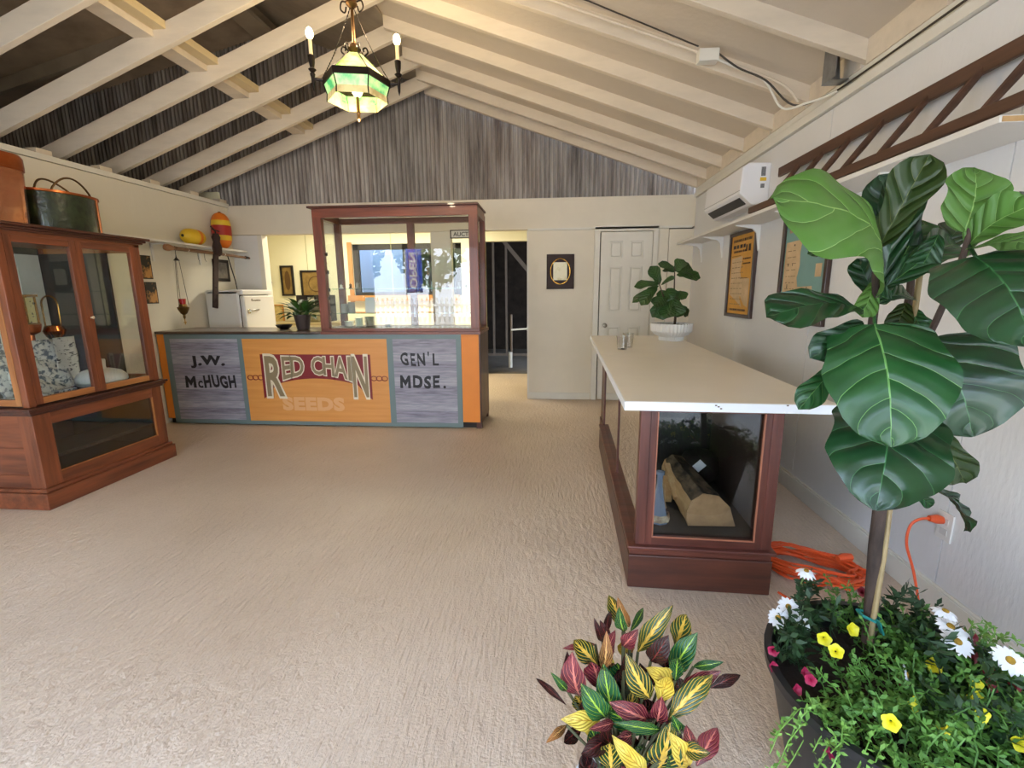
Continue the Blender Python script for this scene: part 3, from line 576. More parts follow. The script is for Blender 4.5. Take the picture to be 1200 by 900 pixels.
for i, y in enumerate((4.95, 5.05)):
    o = part('wire_hook', MB().tube([(-3.85, y, 1.79), (-3.85, y, 1.72), (-3.85, y+.02, 1.70)], .002, 5), BLK); tag(o, ['thin wire hook dangling from pole nearest the sanctuary lamp', 'thin wire hook dangling from pole nearer the rusty bar'][i], 'hook', 'wire hooks on the pole')
# fridge
FRI = mat('fridge cream', '#e4e3df', .3, coat=.5)
t = thing('fridge', 'white retro fridge standing in the back left corner behind the counter', 'fridge', (-3.8, 5.5, 0))
fx0, fx1, fy0, fy1 = -4.04, -3.63, 5.22, 5.80
part('fridge_body', MB().box(fx0, fx1, fy0, fy1, .05, 1.39), FRI, t, bevel=.02)
part('fridge_gasket', MB().box(fx1, fx1+.012, fy0+.015, fy1-.015, .1, 1.33), BLK, t)
part('freezer_cap', MB().box(fx0+.02, fx1+.055, fy0+.0, fy1, 1.335, 1.395), FRI, t, bevel=.015)
d = part('fridge_door', MB().box(fx1+.012, fx1+.07, fy0, fy1, .1, 1.325), FRI, t, bevel=.015)
part('handle', MB().tube([(fx1+.07, fy0+.05, 1.145), (fx1+.095, fy0+.06, 1.15), (fx1+.095, fy0+.2, 1.155), (fx1+.08, fy0+.24, 1.16)], .010, 8).lathe([(.03, 0), (.03, .01), (.012, .018)], (fx1+.068, fy0+.06, 1.145), 12, M=Matrix.Rotation(PI/2, 3, 'Y')), mat('chrome', '#b5b2a8', .15, 1), d, smooth=2)
lg = MB()
for i, (h, wd) in enumerate(((.028, .014), (.014, .02), (.014, .02), (.017, .02), (.017, .018), (.014, .02))): y = fy0+.13+i*.03; lg.box(fx1+.07, fx1+.0725, y, y+wd, 1.26, 1.26+h)
part('badge', lg, mat('badge grey', '#77736a', .4, .5), d)
# ------------------------------------------------------------------ sign counter with the upper showcase
DKT = mat('dark counter top', '#3f2d24', .3, col2='#5d4a3c', scale=5, coat=.4)
ORG = mat('orange painted board', '#e8892a', .5, var=.07, scale=4); ORB = mat('buff orange banner', '#dc9a52', .42, col2='#cf8a42', scale=4, stretch=(.4, 1, 6))
BAN = mat('slate blue banner border', '#6d7f80', .4, var=.06, scale=3)
t = thing('shop_counter', 'long shop counter with painted seed store banner across its front', 'counter', (-2.4, 4.75, 0))
y0 = 4.47; y1 = 5.02; X0, X1 = -4.05, -.70
part('counter_body', MB().box(X0, X1, y0+.02, y1, .07, .94), WD[2], t)
part('counter_top', MB().box(X0, -2.29, y0-.015, y1+.02, .95, .975), DKT, t, bevel=.003)
part('counter_top', MB().box(-2.288, X1+.01, y0-.012, y1+.02, .945, .972), WM[0], t)
part('plinth', MB().box(X0, X1-.05, y0+.05, y1-.05, 0, .07), BLK, t)
part('foot', MB().box(X1-.05, X1, y0+.01, y0+.07, 0, .07), WD[2], t); part('foot', MB().box(X1-.05, X1, y1-.07, y1, 0, .07), WD[2], t)
part('front_board', MB().box(X0, -3.96, y0+.005, y0+.02, .06, .945), ORG, t, bevel=.002)
part('front_board', MB().box(-.89, X1-.012, y0+.005, y0+.02, .065, .945), ORG, t, bevel=.002)
part('end_board', MB().box(X1-.012, X1+.004, y0+.0, y1, .05, .945), WD[2], t, bevel=.003)
bn = part('banner', MB().box(-3.965, -.885, y0-.003, y0+.005, .012, .945), BAN, t, label='slate bordered printed banner')
GW = []
for a, b, c_ in (('#a3a0ad', '#7d7a88', 1), ('#9a97a6', '#6e6a78', 2), ('#aeabb6', '#8b8896', 3)):
    GW.append(mat('grey barn board %d' % c_, a, .5, col2=b, scale=3+c_, stretch=(1.2, 1, 14), contrast=(.3, .65)))
rd = random.Random(4)
for xa, xb in ((-3.905, -3.175), (-1.565, -.935)):
    z = .055; i = 0
    while z < .895:
        h = min(rd.uniform(.055, .1), .9-z)
        part('printed_board', MB().box(xa, xb, y0-.0042, y0-.003, z+.0015, z+h-.0005), GW[i % 3], bn); z += h; i += 1
part('printed_panel', MB().box(-3.125, -1.625, y0-.0042, y0-.003, .05, .90), ORB, bn)
INK = mat('black ink', '#14121a', .5, col2='#46434f', scale=22, contrast=(.1, .26)); MAR = mat('maroon ink', '#7e1d22', .45); TAU = mat('taupe ink', '#8b7a5c', .45); OFF = mat('off white ink', '#e6d9c0', .45); PALE = mat('pale buff ink', '#e0a873', .45)
AX, AZ, NN = (1, 0, 0), (0, 0, 1), (0, -1, 0)
def sg(s, x, z, wd, ht, m, off=.03, lift=.005, sp=1, warp=None): return text_on('lettering', s, m, bn, (x, y0, z), AX, AZ, wd, ht, off, NN, lift, sp, warp)
def wfn(k):  # hand-painted wobble
    return lambda u, t: (u+.006*math.sin(t*40+k), t+.005*math.sin(u*23+k))
def big_m(x, z, w_, h):
    mb = MB(); a, b, s_ = x-w_/2, x+w_/2, w_*.27; y_ = y0-.005
    P = lambda u, v: (u, y_, z-h/2+v*h)
    mb.quad(P(a, 0), P(a+s_, 0), P(a+s_*.9, 1), P(a+.004, 1)); mb.quad(P(b-s_, 0), P(b, 0), P(b-.003, .98), P(b-s_*.9, .98))
    y_ -= .0002; mb.quad(P(a+s_*.85, 1), P(a+s_*.85, .55), P(x, .15), P(x, .62)); mb.quad(P(b-s_*.85, .98), P(x, .62), P(x, .15), P(b-s_*.85, .55))
    return part('lettering', mb, INK, bn, fix=False)
sg('J.W.', -3.52, .665, .37, .13, INK, .05, warp=wfn(1), sp=1.1)
big_m(-3.735, .455, .12, .125); sg('c', -3.63, .43, .055, .075, INK, .02); sg('HUGH', -3.415, .46, .35, .135, INK, .045, warp=wfn(3), sp=1.12)
sg('GEN', -1.37, .70, .24, .13, INK, .032, warp=wfn(4), sp=1.25); sg("'", -1.212, .755, .014, .045, INK, .02); sg('L', -1.14, .70, .06, .12, INK, .02)
big_m(-1.455, .475, .11, .13); sg('DSE', -1.245, .475, .275, .13, INK, .045, warp=wfn(5), sp=1.15); sg('.', -1.06, .425, .028, .028, INK, .03)
# maroon pennant: flat top, arched underside, two points
xl, xr = -2.95, -1.80; zt = .745
def arch(x):
    q = (x-(xl+xr)/2)/((xr-xl)/2); return .50 + .0 - .115*q*q
pts = [(xl, zt), (xr, zt), (xr+.02, .285)]
for i in range(0, 17): q = i/16; x = xr-.13-(xr-xl-.26)*q; pts.append((x, arch(x)-.01))
pts += [(xl-.0, .285)]
pm = MB(); pm.v = [(a, y0-.0052, b) for a, b in pts]
# build as strips so the concave outline is clean
pm = MB(); N = 40
for i in range(N):
    xa = xl+(xr-xl)*i/N; xb = xl+(xr-xl)*(i+1)/N
    def lo(x):
        e = min(x-xl, xr-x); return arch(x) if e > .14 else .285+(arch(x)-.285)*(e/.14)
    pm.quad((xa, y0-.005, lo(xa)), (xb, y0-.005, lo(xb)), (xb, y0-.005, zt), (xa, y0-.005, zt))
part('pennant', pm, MAR, bn, fix=False)
def redchain(s, m, off, lift, grow):
    vs, fs = textmesh(s, 1, off, spacing=1.06); return vs, fs
def arch_letters(word, xa, xb, m, off, lift, pad):
    # each letter stretched to its own height: the first and last are tall
    n = len(word); ws = []
    for ch in word:
        vs, fs = textmesh(ch, 1, 0); ws.append(max(v[0] for v in vs)-min(v[0] for v in vs))
    ws = [max(w_, .22) for w_ in ws]; gap = .07; tot = sum(ws)+gap*(n-1); sc = (xb-xa)/tot; x = xa
    mb = MB()
    for i, ch in enumerate(word):
        v0, f0 = textmesh(ch, 1, 0); bx0 = min(v[0] for v in v0); bx1 = max(v[0] for v in v0); by0 = min(v[1] for v in v0); by1 = max(v[1] for v in v0)
        vs, fs = textmesh(ch, 1, off)
        L0, L1 = x, x+ws[i]*sc; x = L1+gap*sc; k = len(mb.v)
        for v in vs:
            u = L0+(v[0]-bx0)/(max(bx1-bx0, .05))*(L1-L0) if ch != 'I' else (L0+L1)/2+(v[0]-(bx0+bx1)/2)*sc*1.3
            w_ = (v[1]-by0)/(by1-by0); zb = low(u); mb.v.append((u, y0-lift, zb+(.715-zb)*w_))
        mb.f += [tuple(k+j for j in f) for f in fs]
    return part('lettering', mb, m, bn, fix=False)
def low(u):
    q = (u+2.375)/.575; return .545-.16*abs(q)**2.2
for wd_, xa, xb in (('R', -2.9, -2.735), ('ED', -2.72, -2.5), ('CHAI', -2.41, -2.0), ('N', -1.985, -1.84)):
    low_old = low
    if wd_ in 'RN': low = lambda u: .325
    arch_letters(wd_, xa, xb, OFF, .065, .0065, 0); arch_letters(wd_, xa, xb, TAU, .022, .008, 0)
    low = low_old
sg('SEEDS', -2.43, .235, .66, .145, PALE, .06, sp=1.1)
for x in (-3.075, -3.02, -2.965, -1.775, -1.72, -1.665):
    rg = MB().tube([(x+.030*math.cos(q), y0-.006, .505+.023*math.sin(q)) for q in [2*PI*i/14 for i in range(14)]], .0045, 4, closed=True); part('chain_link', rg, MAR, bn)

t = thing('counter_showcase', 'oak framed glass showcase of small wares standing on the shop counter', 'showcase', (-1.5, 4.7, .972))
sx0, sx1, sy0, sy1, sz0, sz1 = -2.285, -.70, 4.475, 4.98, .972, 2.13
for (a, b) in ((sx0, sy0), (sx1-.085, sy0), (sx0, sy1-.06), (sx1-.06, sy1-.06)):
    part('post', MB().box(a, a+(.085 if b == sy0 else .06), b, b+.06, sz0+.03, sz1-.08), WM[2], t, bevel=.003)
part('base_frame', MB().box(sx0, sx1, sy0, sy1, sz0, sz0+.03), WM[0], t, bevel=.003)
part('mid_post', MB().box(-1.51, -1.44, sy1-.05, sy1, sz0+.03, sz1-.08), WM[2], t)
part('top_rail', MB().box(sx0, sx1, sy0, sy0+.05, sz1-.085, sz1), WM[0], t, bevel=.003); part('top_rail', MB().box(sx0, sx1, sy1-.05, sy1, sz1-.085, sz1-.03), WM[0], t)
part('top_rail', MB().box(sx0, sx0+.06, sy0+.05, sy1-.05, sz1-.085, sz1), WM[1], t); part('top_rail', MB().box(sx1-.06, sx1, sy0+.05, sy1-.05, sz1-.085, sz1), WM[1], t)
part('cornice', MB().box(sx0-.03, sx1+.01, sy0-.03, sy1, sz1, sz1+.018), WD[0], t, bevel=.002)
part('front_glass', MB().box(sx0+.085, sx1-.085, sy0+.02, sy0+.024, sz0+.03, sz1-.085), GL, t)
part('side_glass', MB().box(sx1-.03, sx1-.026, sy0+.06, sy1-.06, sz0+.03, sz1-.085), GL, t); part('side_glass', MB().box(sx0+.02, sx0+.024, sy0+.06, sy1-.06, sz0+.03, sz1-.085), GL, t)
for z in (1.14, 1.38): part('glass_shelf', MB().box(sx0+.09, sx1-.06, sy0+.1, sy1-.07, z, z+.008), GLE, t)
for z in (1.14, 1.30, 1.38, 1.55, 1.72): part('shelf_clip', MB().box(sx0+.085, sx0+.10, sy0+.04, sy0+.06, z-.02, z+.012), BLK, t)
part('sill', MB().box(sx0+.06, sx1-.06, sy0+.06, sy1-.06, sz0+.03, sz0+.034), WD[0], t)
zb = sz0+.034
# small wares
CH = mat('white china', '#dfe0dc', .25, coat=.5); GCH = mat('pale green china', '#b4c2b4', .25, coat=.5); DCH = mat('dark teal china', '#3f4e4a', .25, coat=.5); GRC = mat('grey stoneware', '#8f918d', .5)
def plates(x, y, z, r_, n, m, label, grp, h=.011):
    top = {'white': 'topmost white china saucer of the leftmost stack inside showcase', 'pale': 'topmost pale green dish of the middle stack inside showcase', 'dark': 'topmost dark teal dish of the tallest stack in showcase', 'small': 'upper of two small grey dishes right of the teal stack'}[label.split()[0]]
    for k in range(n):
        rk = r_*(1-.0*k)
        o = part('plate', MB().lathe([(r_*.55, 0), (r_*.6, .002), (r_, .008), (r_, .0105), (r_*.6, .005), (.001, .004)], (0, 0, 0), 18), m, smooth=2)
        o.location = (x, y, z+k*h); tag(o, label if k < n-1 else top, 'plate', grp)
pc = lambda px, z: atY(px, 400, 4.7)
plates(-2.10, 4.72, zb, .05, 5, CH, 'white china saucer in the leftmost stack inside counter showcase', 'white saucers')
plates(-1.985, 4.70, zb, .045, 8, GCH, 'pale green china dish in the middle stack inside counter showcase', 'pale green dishes')
plates(-1.89, 4.74, zb, .055, 9, DCH, 'dark teal dish in the tall right stack inside counter showcase', 'dark teal dishes')
plates(-1.68, 4.7, zb, .04, 2, GRC, 'small grey dish lying right of dark teal stack in showcase', 'small grey dishes')
for i, (x, hh) in enumerate(((-2.14, .09), (-2.065, .105))):
    o = part('canister', MB().lathe([(.034, 0), (.036, hh*.1), (.036, hh*.92), (.030, hh), (.001, hh)], (0, 0, 0), 16), GRC, smooth=2); o.location = (x, 4.72, 1.148)
    tag(o, ('shorter' if i == 0 else 'taller')+' grey canister on lower glass shelf of the showcase', 'canister')
o = part('paper_card', MB().obox((-1.87, 4.72, 1.149), (-1.87, 4.735, 1.30), .10, .003, up=(0, 1, 0)), mat('white card', '#d9dce2', .6)); tag(o, 'white upright card on lower glass shelf of the showcase', 'card')
rd = random.Random(2)
for i, x in enumerate((-2.14, -2.05, -1.97, -1.30, -1.05, -.93, -.86)):
    o = part('trinket', MB().lathe([(.018, 0), (.022, .008), (.012, .02), (.016, .032+.01*(i % 3)), (.001, .045+.01*(i % 3))], (0, 0, 0), 12), (CH, BRS, GRC)[i % 3], smooth=2); o.location = (x, 4.68+.02*(i % 2), 1.388)
    nm = ['white', 'brass', 'grey'][i % 3]; tag(o, nm+' small knobbed trinket on the upper glass shelf, number %s from the left'.replace('number %s', ['first', 'second', 'third', 'fourth', 'fifth', 'sixth', 'last'][i]) , 'trinket')
rd = random.Random(12)
# peace lily
def leaf_outline(kind, t):
    if kind == 'fiddle': pts = [(0, .10), (.04, .32), (.12, .5), (.25, .6), (.4, .68), (.55, .86), (.7, 1), (.82, .97), (.92, .72), (.975, .4), (1, .03)]
    elif kind == 'round': pts = [(0, .25), (.03, .6), (.1, .82), (.25, .97), (.45, 1), (.65, .96), (.8, .8), (.92, .5), (.98, .22), (1, .03)]
    else: pts = [(0, .05), (.1, .35), (.3, .85), (.45, 1), (.65, .88), (.85, .5), (.95, .2), (1, .02)]
    for (a, b), (c, d) in zip(pts, pts[1:]):
        if a <= t <= c: return b+(d-b)*(t-a)/(c-a)
    return 0
def leafmb(B, T, W, n, kind='lance', nu=6, nv=10, droop=.1, cup=.15, wave=0, ph=0, mb=None, fold=0):
    B = Vector(B); T = Vector(T); a = T-B; L = a.length; a.normalize(); n = Vector(n); n = (n-a*n.dot(a)).normalized(); s = a.cross(n)
    mb = mb or MB(); mb.uv = mb.uv or []; n0 = len(mb.v)
    for j in range(nv+1):
        t = j/nv; hw = leaf_outline(kind, t)*W/2
        cpt = B + a*L*t + n*(math.sin(PI*t)*droop*L)
        for i in range(nu+1):
            u = i/nu*2-1; c = cup*hw*(u*u) + fold*hw*abs(u)
            wv = wave*W*abs(u)**2*math.sin(t*17+ph+(2 if u > 0 else 0)) + wave*.25*W*math.cos(t*38-abs(u)*9)*(1-abs(u))
            mb.v.append(tuple(cpt + s*u*hw*(1+.06*math.sin(t*13+ph)*(wave > 0)) + n*(c+wv))); mb.uv.append((i/nu, t))
    for j in range(nv):
        for i in range(nu): k = n0+j*(nu+1)+i; mb.f.append((k, k+1, k+nu+2, k+nu+1))
    return mb
def leafmat(name, base, vein, edge=None, nlat=5.0, slope=.55, vw=.05, mid=.03, rough=.3, trans=.25, base2=None, spread=.0, coat=.2, patch=0, bumpd=.004):
    m = bpy.data.materials.new(name); MATS[name] = m; q = NT(m); b = q.b; uv = q.n('UVMap'); sp = q.n('SeparateXYZ'); q.l(uv.outputs[0], sp.inputs[0])
    def M(op, a, b_=None, c=None):
        x = q.n('Math', operation=op)
        for i, v in enumerate((a, b_, c)):
            if v is None: continue
            if isinstance(v, (int, float)): x.inputs[i].default_value = v
            else: q.l(v, x.inputs[i])
        return x.outputs[0]
    au = M('MULTIPLY', M('ABSOLUTE', M('SUBTRACT', sp.outputs[0], .5)), 2)
    tco = q.n('TexCoord'); no = q.n('TexNoise'); no.inputs['Scale'].default_value = 9; q.l(tco.outputs['Object'], no.inputs[0])
    side = M('MULTIPLY', M('GREATER_THAN', sp.outputs[0], .5), .35)
    ph = M('ADD', M('ADD', M('SUBTRACT', M('MULTIPLY', sp.outputs[1], nlat), M('MULTIPLY', M('POWER', au, 1.25), nlat*slope*.55)), side), M('MULTIPLY', no.outputs[0], .5))
    fr = M('ABSOLUTE', M('SUBTRACT', M('FRACT', ph), .5))           # 0 on the vein
    lat = M('LESS_THAN', fr, vw)
    latS = M('SUBTRACT', 1, M('MINIMUM', M('MULTIPLY', fr, 2.6), 1))
    midm = M('LESS_THAN', au, M('SUBTRACT', mid*1.6, M('MULTIPLY', sp.outputs[1], mid)))
    vm = M('MAXIMUM', lat, midm)
    mx = q.n('MixRGB'); q.l(vm, mx.inputs[0]); mx.inputs[2].default_value = (*lin(vein), 1)
    n2 = q.n('TexNoise'); n2.inputs['Scale'].default_value = 14; q.l(tco.outputs['Object'], n2.inputs[0]); cr = q.n('ValToRGB'); q.l(n2.outputs[0], cr.inputs[0])
    cr.color_ramp.elements[0].position = .35; cr.color_ramp.elements[1].position = .62; cr.color_ramp.elements[0].color = (*lin(base), 1); cr.color_ramp.elements[1].color = (*lin(base2 or base), 1); q.l(cr.outputs[0], mx.inputs[1])
    col = mx.outputs[0]
    if edge:
        me_ = q.n('MixRGB'); q.l(M('GREATER_THAN', au, .9), me_.inputs[0]); q.l(col, me_.inputs[1]); me_.inputs[2].default_value = (*lin(edge), 1); col = me_.outputs[0]
    q.l(col, b.inputs['Base Color']); b.inputs['Roughness'].default_value = rough; b.inputs['Coat Weight'].default_value = coat; b.inputs['Coat Roughness'].default_value = .25
    bp = q.n('Bump'); bp.inputs['Distance'].default_value = bumpd; q.l(M('SUBTRACT', 1, M('POWER', latS, 2)), bp.inputs['Height']); q.l(bp.outputs[0], b.inputs['Normal'])
    if trans:
        tl = q.n('BsdfTranslucent'); q.l(col, tl.inputs[0]); ms = q.n('MixShader'); ms.inputs[0].default_value = trans; q.l(b.outputs[0], ms.inputs[1]); q.l(tl.outputs[0], ms.inputs[2]); q.l(ms.outputs[0], q.t.nodes['Material Output'].inputs[0])
    return m
LILY = leafmat('peace lily leaf', '#2c5220', '#4f7a35', nlat=8, vw=.04, base2='#3f6a2c')
t = thing('peace_lily', 'peace lily in brown pot standing on the counter left of showcase', 'potted plant', (-2.58, 4.68, .975))
part('pot', MB().lathe([(.055, 0), (.062, .01), (.082, .14), (.086, .145), (.086, .155), (.076, .155), (.07, .12), (.001, .12)], (-2.58, 4.68, .975), 20), mat('brown ceramic', '#4a3f3c', .4, var=.2, scale=8), t, smooth=2)
for i in range(60):
    q = rd.uniform(0, 2*PI); el = rd.uniform(.2, 1.35); L = rd.uniform(.13, .24); b0 = Vector((-2.58+.02*math.cos(q), 4.68+.02*math.sin(q), 1.10))
    k = b0+Vector((math.cos(q)*math.cos(el), math.sin(q)*math.cos(el), math.sin(el)))*L*.45; e = k+Vector((math.cos(q)*math.cos(el-.5), math.sin(q)*math.cos(el-.5), math.sin(el-.5)))*L*.75
    mb = leafmb(k, e, .07, Vector((0, 0, 1))+Vector((-math.cos(q), -math.sin(q), 0))*.6, 'lance', 4, 7, .12, .2); 
    lf = part('leaf', mb, LILY, t, smooth=True, fix=False); part('leaf_stem', MB().tube([b0, k], .0025, 5), LILY, lf)
# pewter dish on the counter far left of lily etc.
o = part('black_dish', MB().lathe([(.04, 0), (.07, .02), (.085, .045), (.08, .045), (.06, .02), (.001, .012)], (0, 0, 0), 18), BLK, smooth=2); o.location = (-2.86, 4.8, .975); tag(o, 'small black bowl on the counter right of fridge', 'bowl')
o = part('figurine', MB().lathe([(.025, 0), (.028, .02), (.014, .05), (.02, .075), (.026, .095), (.016, .115), (.018, .13), (.001, .15)], (0, 0, 0), 14), mat('orange white glaze', '#d98658', .4, col2='#e9dfce', scale=22), smooth=2); o.location = (-2.70, 4.86, .975); tag(o, 'small orange and white figurine on the counter beside peace lily pot', 'figurine')
# kitchenette wall things
def pic(name, label, x0, x1, z0, z1, fm, pm_, b=.03, mid_=None, Y=7.6, cat='picture'):
    t = thing(name, label, cat, ((x0+x1)/2, Y, z0))
    part('picture_frame', MB().box(x0, x1, Y-.03, Y, z0, z0+b).box(x0, x1, Y-.03, Y, z1-b, z1).box(x0, x0+b, Y-.03, Y, z0+b, z1-b).box(x1-b, x1, Y-.03, Y, z0+b, z1-b), fm, t)
    part('picture_print', MB().box(x0+b, x1-b, Y-.014, Y, z0+b, z1-b), pm_, t); return t
SEP = mat('sepia print', '#9c7f43', .6, col2='#6d5223', scale=9)
t = pic('framed_print', 'tall narrow dark framed print on the yellow wall left of window', -4.49, -4.27, 1.31, 1.80, BLK, SEP); part('figure_print', MB().ball((-4.38, 7.585, 1.56), .05, 10, 6, (1, .05, 3.2)), mat('brown ink', '#5b3f1a', .6), t)
t = pic('framed_print', 'square dark framed print with round wreath on the yellow wall', -4.15, -3.68, 1.29, 1.72, BLK, SEP); part('wreath_print', MB().tube([(-3.9+.12*math.cos(q), 7.585, 1.50+.12*math.sin(q)) for q in [2*PI*i/24 for i in range(24)]], .006, 5, closed=True), mat('brown ink', '#5b3f1a', .6), t)
pic('framed_print', 'small gold framed print standing low beside the peace lily', -4.66, -4.47, .87, 1.17, CAS, mat('pale map', '#d9c48a', .6, col2='#a98e52', scale=14), .018, Y=7.55)
o = part('wall_sconce', MB().lathe([(.005, -.12), (.03, -.08), (.035, -.02), (.02, .03), (.03, .06), (.005, .12)], (0, 0, 0), 12), BLK, smooth=2); o.location = (-4.68, 7.565, 1.56); tag(o, 'black oval iron ornament on the yellow wall beside opening', 'ornament')
t = thing('kitchen_counter', 'pale low kitchen counter with dark shelf seen behind peace lily', 'counter', (-4.0, 7.3, 0))
part('cabinet_body', MB().box(-4.5, -3.3, 7.05, 7.6, .0, .86), YEL, t); part('worktop', MB().box(-4.52, -3.28, 7.03, 7.6, .86, .90), mat('butcher block', '#b9a77b', .5, var=.2, scale=6), t)
part('shelf_frame', MB().box(-4.1, -4.07, 7.3, 7.6, .9, 1.32).box(-3.62, -3.59, 7.3, 7.6, .9, 1.32).box(-4.1, -3.59, 7.3, 7.6, 1.14, 1.17).box(-3.8, -3.78, 7.3, 7.6, 1.14, 1.32), BLK, t)
o = part('bread_box', MB().box(-.17, .17, -.12, .12, 0, .15), mat('bread box olive', '#6f6a4c', .5), bevel=.03); o.location = (-3.83, 7.25, .90); tag(o, 'low olive bread box on the kitchen counter under dark shelf', 'box')
# auction sign on the header
t = thing('header_sign', 'small white sign with dark border on the wooden header behind showcase', 'sign', (-1.09, 5.83, 2.03))
part('sign_board', MB().box(-1.25, -.86, YB-.035, YB-.022, 1.985, 2.085), BLK, t); part('sign_face', MB().box(-1.235, -.875, YB-.037, YB-.035, 1.997, 2.073), SHW, t)
text_on('lettering', 'AUCTION', INK, t, (-1.055, YB-.037, 2.035), AX, AZ, .31, .05, .02, NN, .002)
# lit frame on the back wall panel
t = thing('shadow_box', 'dark framed shadow box with bright oval centre on the back wall', 'picture', (.08, YB, 1.37))
part('picture_frame', MB().box(-.08, .25, YB-.03, YB, 1.375, 1.785), mat('oxblood frame', '#2b120d', .6), t, bevel=.004)
part('picture_print', MB().box(.0, .165, YB-.034, YB-.03, 1.48, 1.69), mat('cream print', '#f2edcf', .4, col2='#cfc488', scale=12, contrast=(.3, .5)), t)
part('gilt_oval', MB().tube([(.083+.118*math.cos(q), YB-.034, 1.583+.15*math.sin(q)) for q in [2*PI*i/28 for i in range(28)]], .006, 6, closed=True), BRS, t, smooth=2)
part('gilt_crest', MB().tube([(.01, YB-.035, 1.70), (.05, YB-.035, 1.725), (.083, YB-.035, 1.735), (.116, YB-.035, 1.725), (.156, YB-.035, 1.70)], .006, 6).tube([(.02, YB-.035, 1.46), (.083, YB-.035, 1.43), (.146, YB-.035, 1.46)], .006, 6), BRS, t, smooth=2)
# ------------------------------------------------------------------ right showcase counter
TOPM = mat('worn white laminate', '#eae2d4', .32, var=.05, scale=3); EDG = mat('white edge', '#e9edf2', .4)
GLS = glassmat('side glass', (.9, .92, .88), 2.6)
DKI = mat('dark brown case lining', '#2a1d17', .5)
t = thing('glass_case', 'dark mahogany floor case with glass sides under long white countertop', 'showcase', (.353, 1.98, 0), R(-1.7))
L_, Wd = 2.0, .612
def lp(name, mb, m, **k): return part(name, mb, m, t, local=True, **k)
lp('plinth', MB().box(0, Wd+.01, 0, L_, 0, .165), WD[0], bevel=.006)
lp('plinth_moulding', MB().box(.004, Wd+.004, .004, L_, .165, .195).box(-.006, Wd+.02, -.012, L_, .195, .212), WC[0], bevel=.005)
for xx in (.028, Wd-.045): 
    for yy in (.01, L_-.05): lp('post', MB().box(xx, xx+.045, yy, yy+.045, .212, .862), WC[2], bevel=.003)
d = lp('front_frame', MB().box(.073, .10, .014, .04, .212, .862), WC[2])
lp('front_frame', MB().box(Wd-.072, Wd-.045, .014, .04, .212, .862), WC[2]); lp('front_frame', MB().box(.10, Wd-.072, .014, .04, .212, .25), WC[0]); lp('front_frame', MB().box(.10, Wd-.072, .014, .04, .832, .862), WC[0])
lp('bead', MB().box(Wd-.078, Wd-.072, .008, .016, .25, .832).box(.10, Wd-.078, .008, .016, .25, .255).box(.10, .104, .008, .016, .25, .832), mat('worn bead', '#a5694f', .4))
lp('front_glass', MB().box(.10, Wd-.072, .028, .032, .25, .832), GL)
lp('side_glass', MB().box(.036, .04, .055, .87, .212, .84), GLS); lp('side_glass', MB().box(.036, .04, .9, L_-.05, .212, .84), GLS)
lp('mullion', MB().box(.03, .05, .87, .9, .212, .862), WC[2])
lp('side_rail', MB().box(.03, .05, .055, L_-.05, .84, .862), WC[1])
lp('right_side', MB().box(Wd-.03, Wd-.008, .055, L_-.05, .212, .862), DKI); lp('back_side', MB().box(.05, Wd-.03, L_-.03, L_-.01, .212, .862), DKI)
lp('case_floor', MB().box(.04, Wd-.02, .04, L_-.02, .212, .24), mat('charcoal felt', '#1c1a19', .85)); lp('partition', MB().box(.05, Wd-.03, .86, .875, .24, .85), BLACK)
s = thing('low_cabinet', 'dark support cabinet under the far end of white countertop', 'cabinet', (.55, 4.1, 0))
part('cabinet_body', MB().box(.50, 1.1, 4.02, 4.7, 0, .86), WD[2], s); part('cabinet_base', MB().box(.49, 1.11, 4.01, 4.72, 0, .08), WD[0], s)
s = thing('countertop', 'worn white laminate countertop in two lengths over the mahogany case', 'countertop', (.3, 1.9, .862), R(-1.7))
def wp(x, y): return x, y
for i, (a, b, dx) in enumerate(((0, 1.46, 0), (1.463, 2.95, .0))):
    part('top_section', MB().box(-.0+dx, .82, a, b, .003, .038), TOPM, s, local=True, bevel=.004)
part('front_edge', MB().box(-.003, .823, -.005, .001, .0, .036), EDG, s, local=True); part('side_edge', MB().box(-.004, .0, -.004, 2.95, .0, .036), EDG, s, local=True)
for x_, z_ in ((.36, .02), (.37, .012), (.35, .025), (.62, .03), (.72, .028)): part('chip', MB().box(x_, x_+.008, -.0062, -.004, z_, z_+.005), STUD, s, local=True)
# things in the case
t = thing('split_log', 'split firewood log with bark lying in the glass case', 'log', (.62, 2.3, .24))
A = Vector((.735, 2.13, .24)); B2 = Vector((.715, 2.66, .26)); ax = (B2-A).normalized(); sd = ax.cross(Vector((0, 0, 1)))
sec = [(-.075, .0), (-.085, .03), (-.085, .07), (-.07, .115)]; bark = [(-.07, .115), (-.02, .15), (.045, .14), (.095, .09), (.125, .0)]
def seclog(pts, m, nm, close=None):
    mb = MB(); n = 8; rd = random.Random(5)
    for i in range(n+1):
        q = i/n; c = A+(B2-A)*q; k = 1.1-.25*q
        for (a, b) in pts: mb.v.append(tuple(c+sd*(a*k+.004*math.sin(q*20+a*90))+Vector((0, 0, b*k+.02*q*(b > 0)+.003*math.sin(q*31+b*60)))))
    p = len(pts)
    for i in range(n):
        for j in range(p-1): mb.f.append((i*p+j, i*p+j+1, (i+1)*p+j+1, (i+1)*p+j))
    return part(nm, mb, m, t, smooth=False, fix=False)
SPL = mat('split pale wood', '#dcb98a', .7, col2='#b58a5a', scale=5, stretch=(6, .6, 6), bump=.004, bscale=8, bstretch=(8, .8, 8)); BARK = mat('log bark', '#77644f', .9, col2='#2a221b', scale=14, stretch=(1, .5, 1), contrast=(.4, .6), bump=.015, bscale=16)
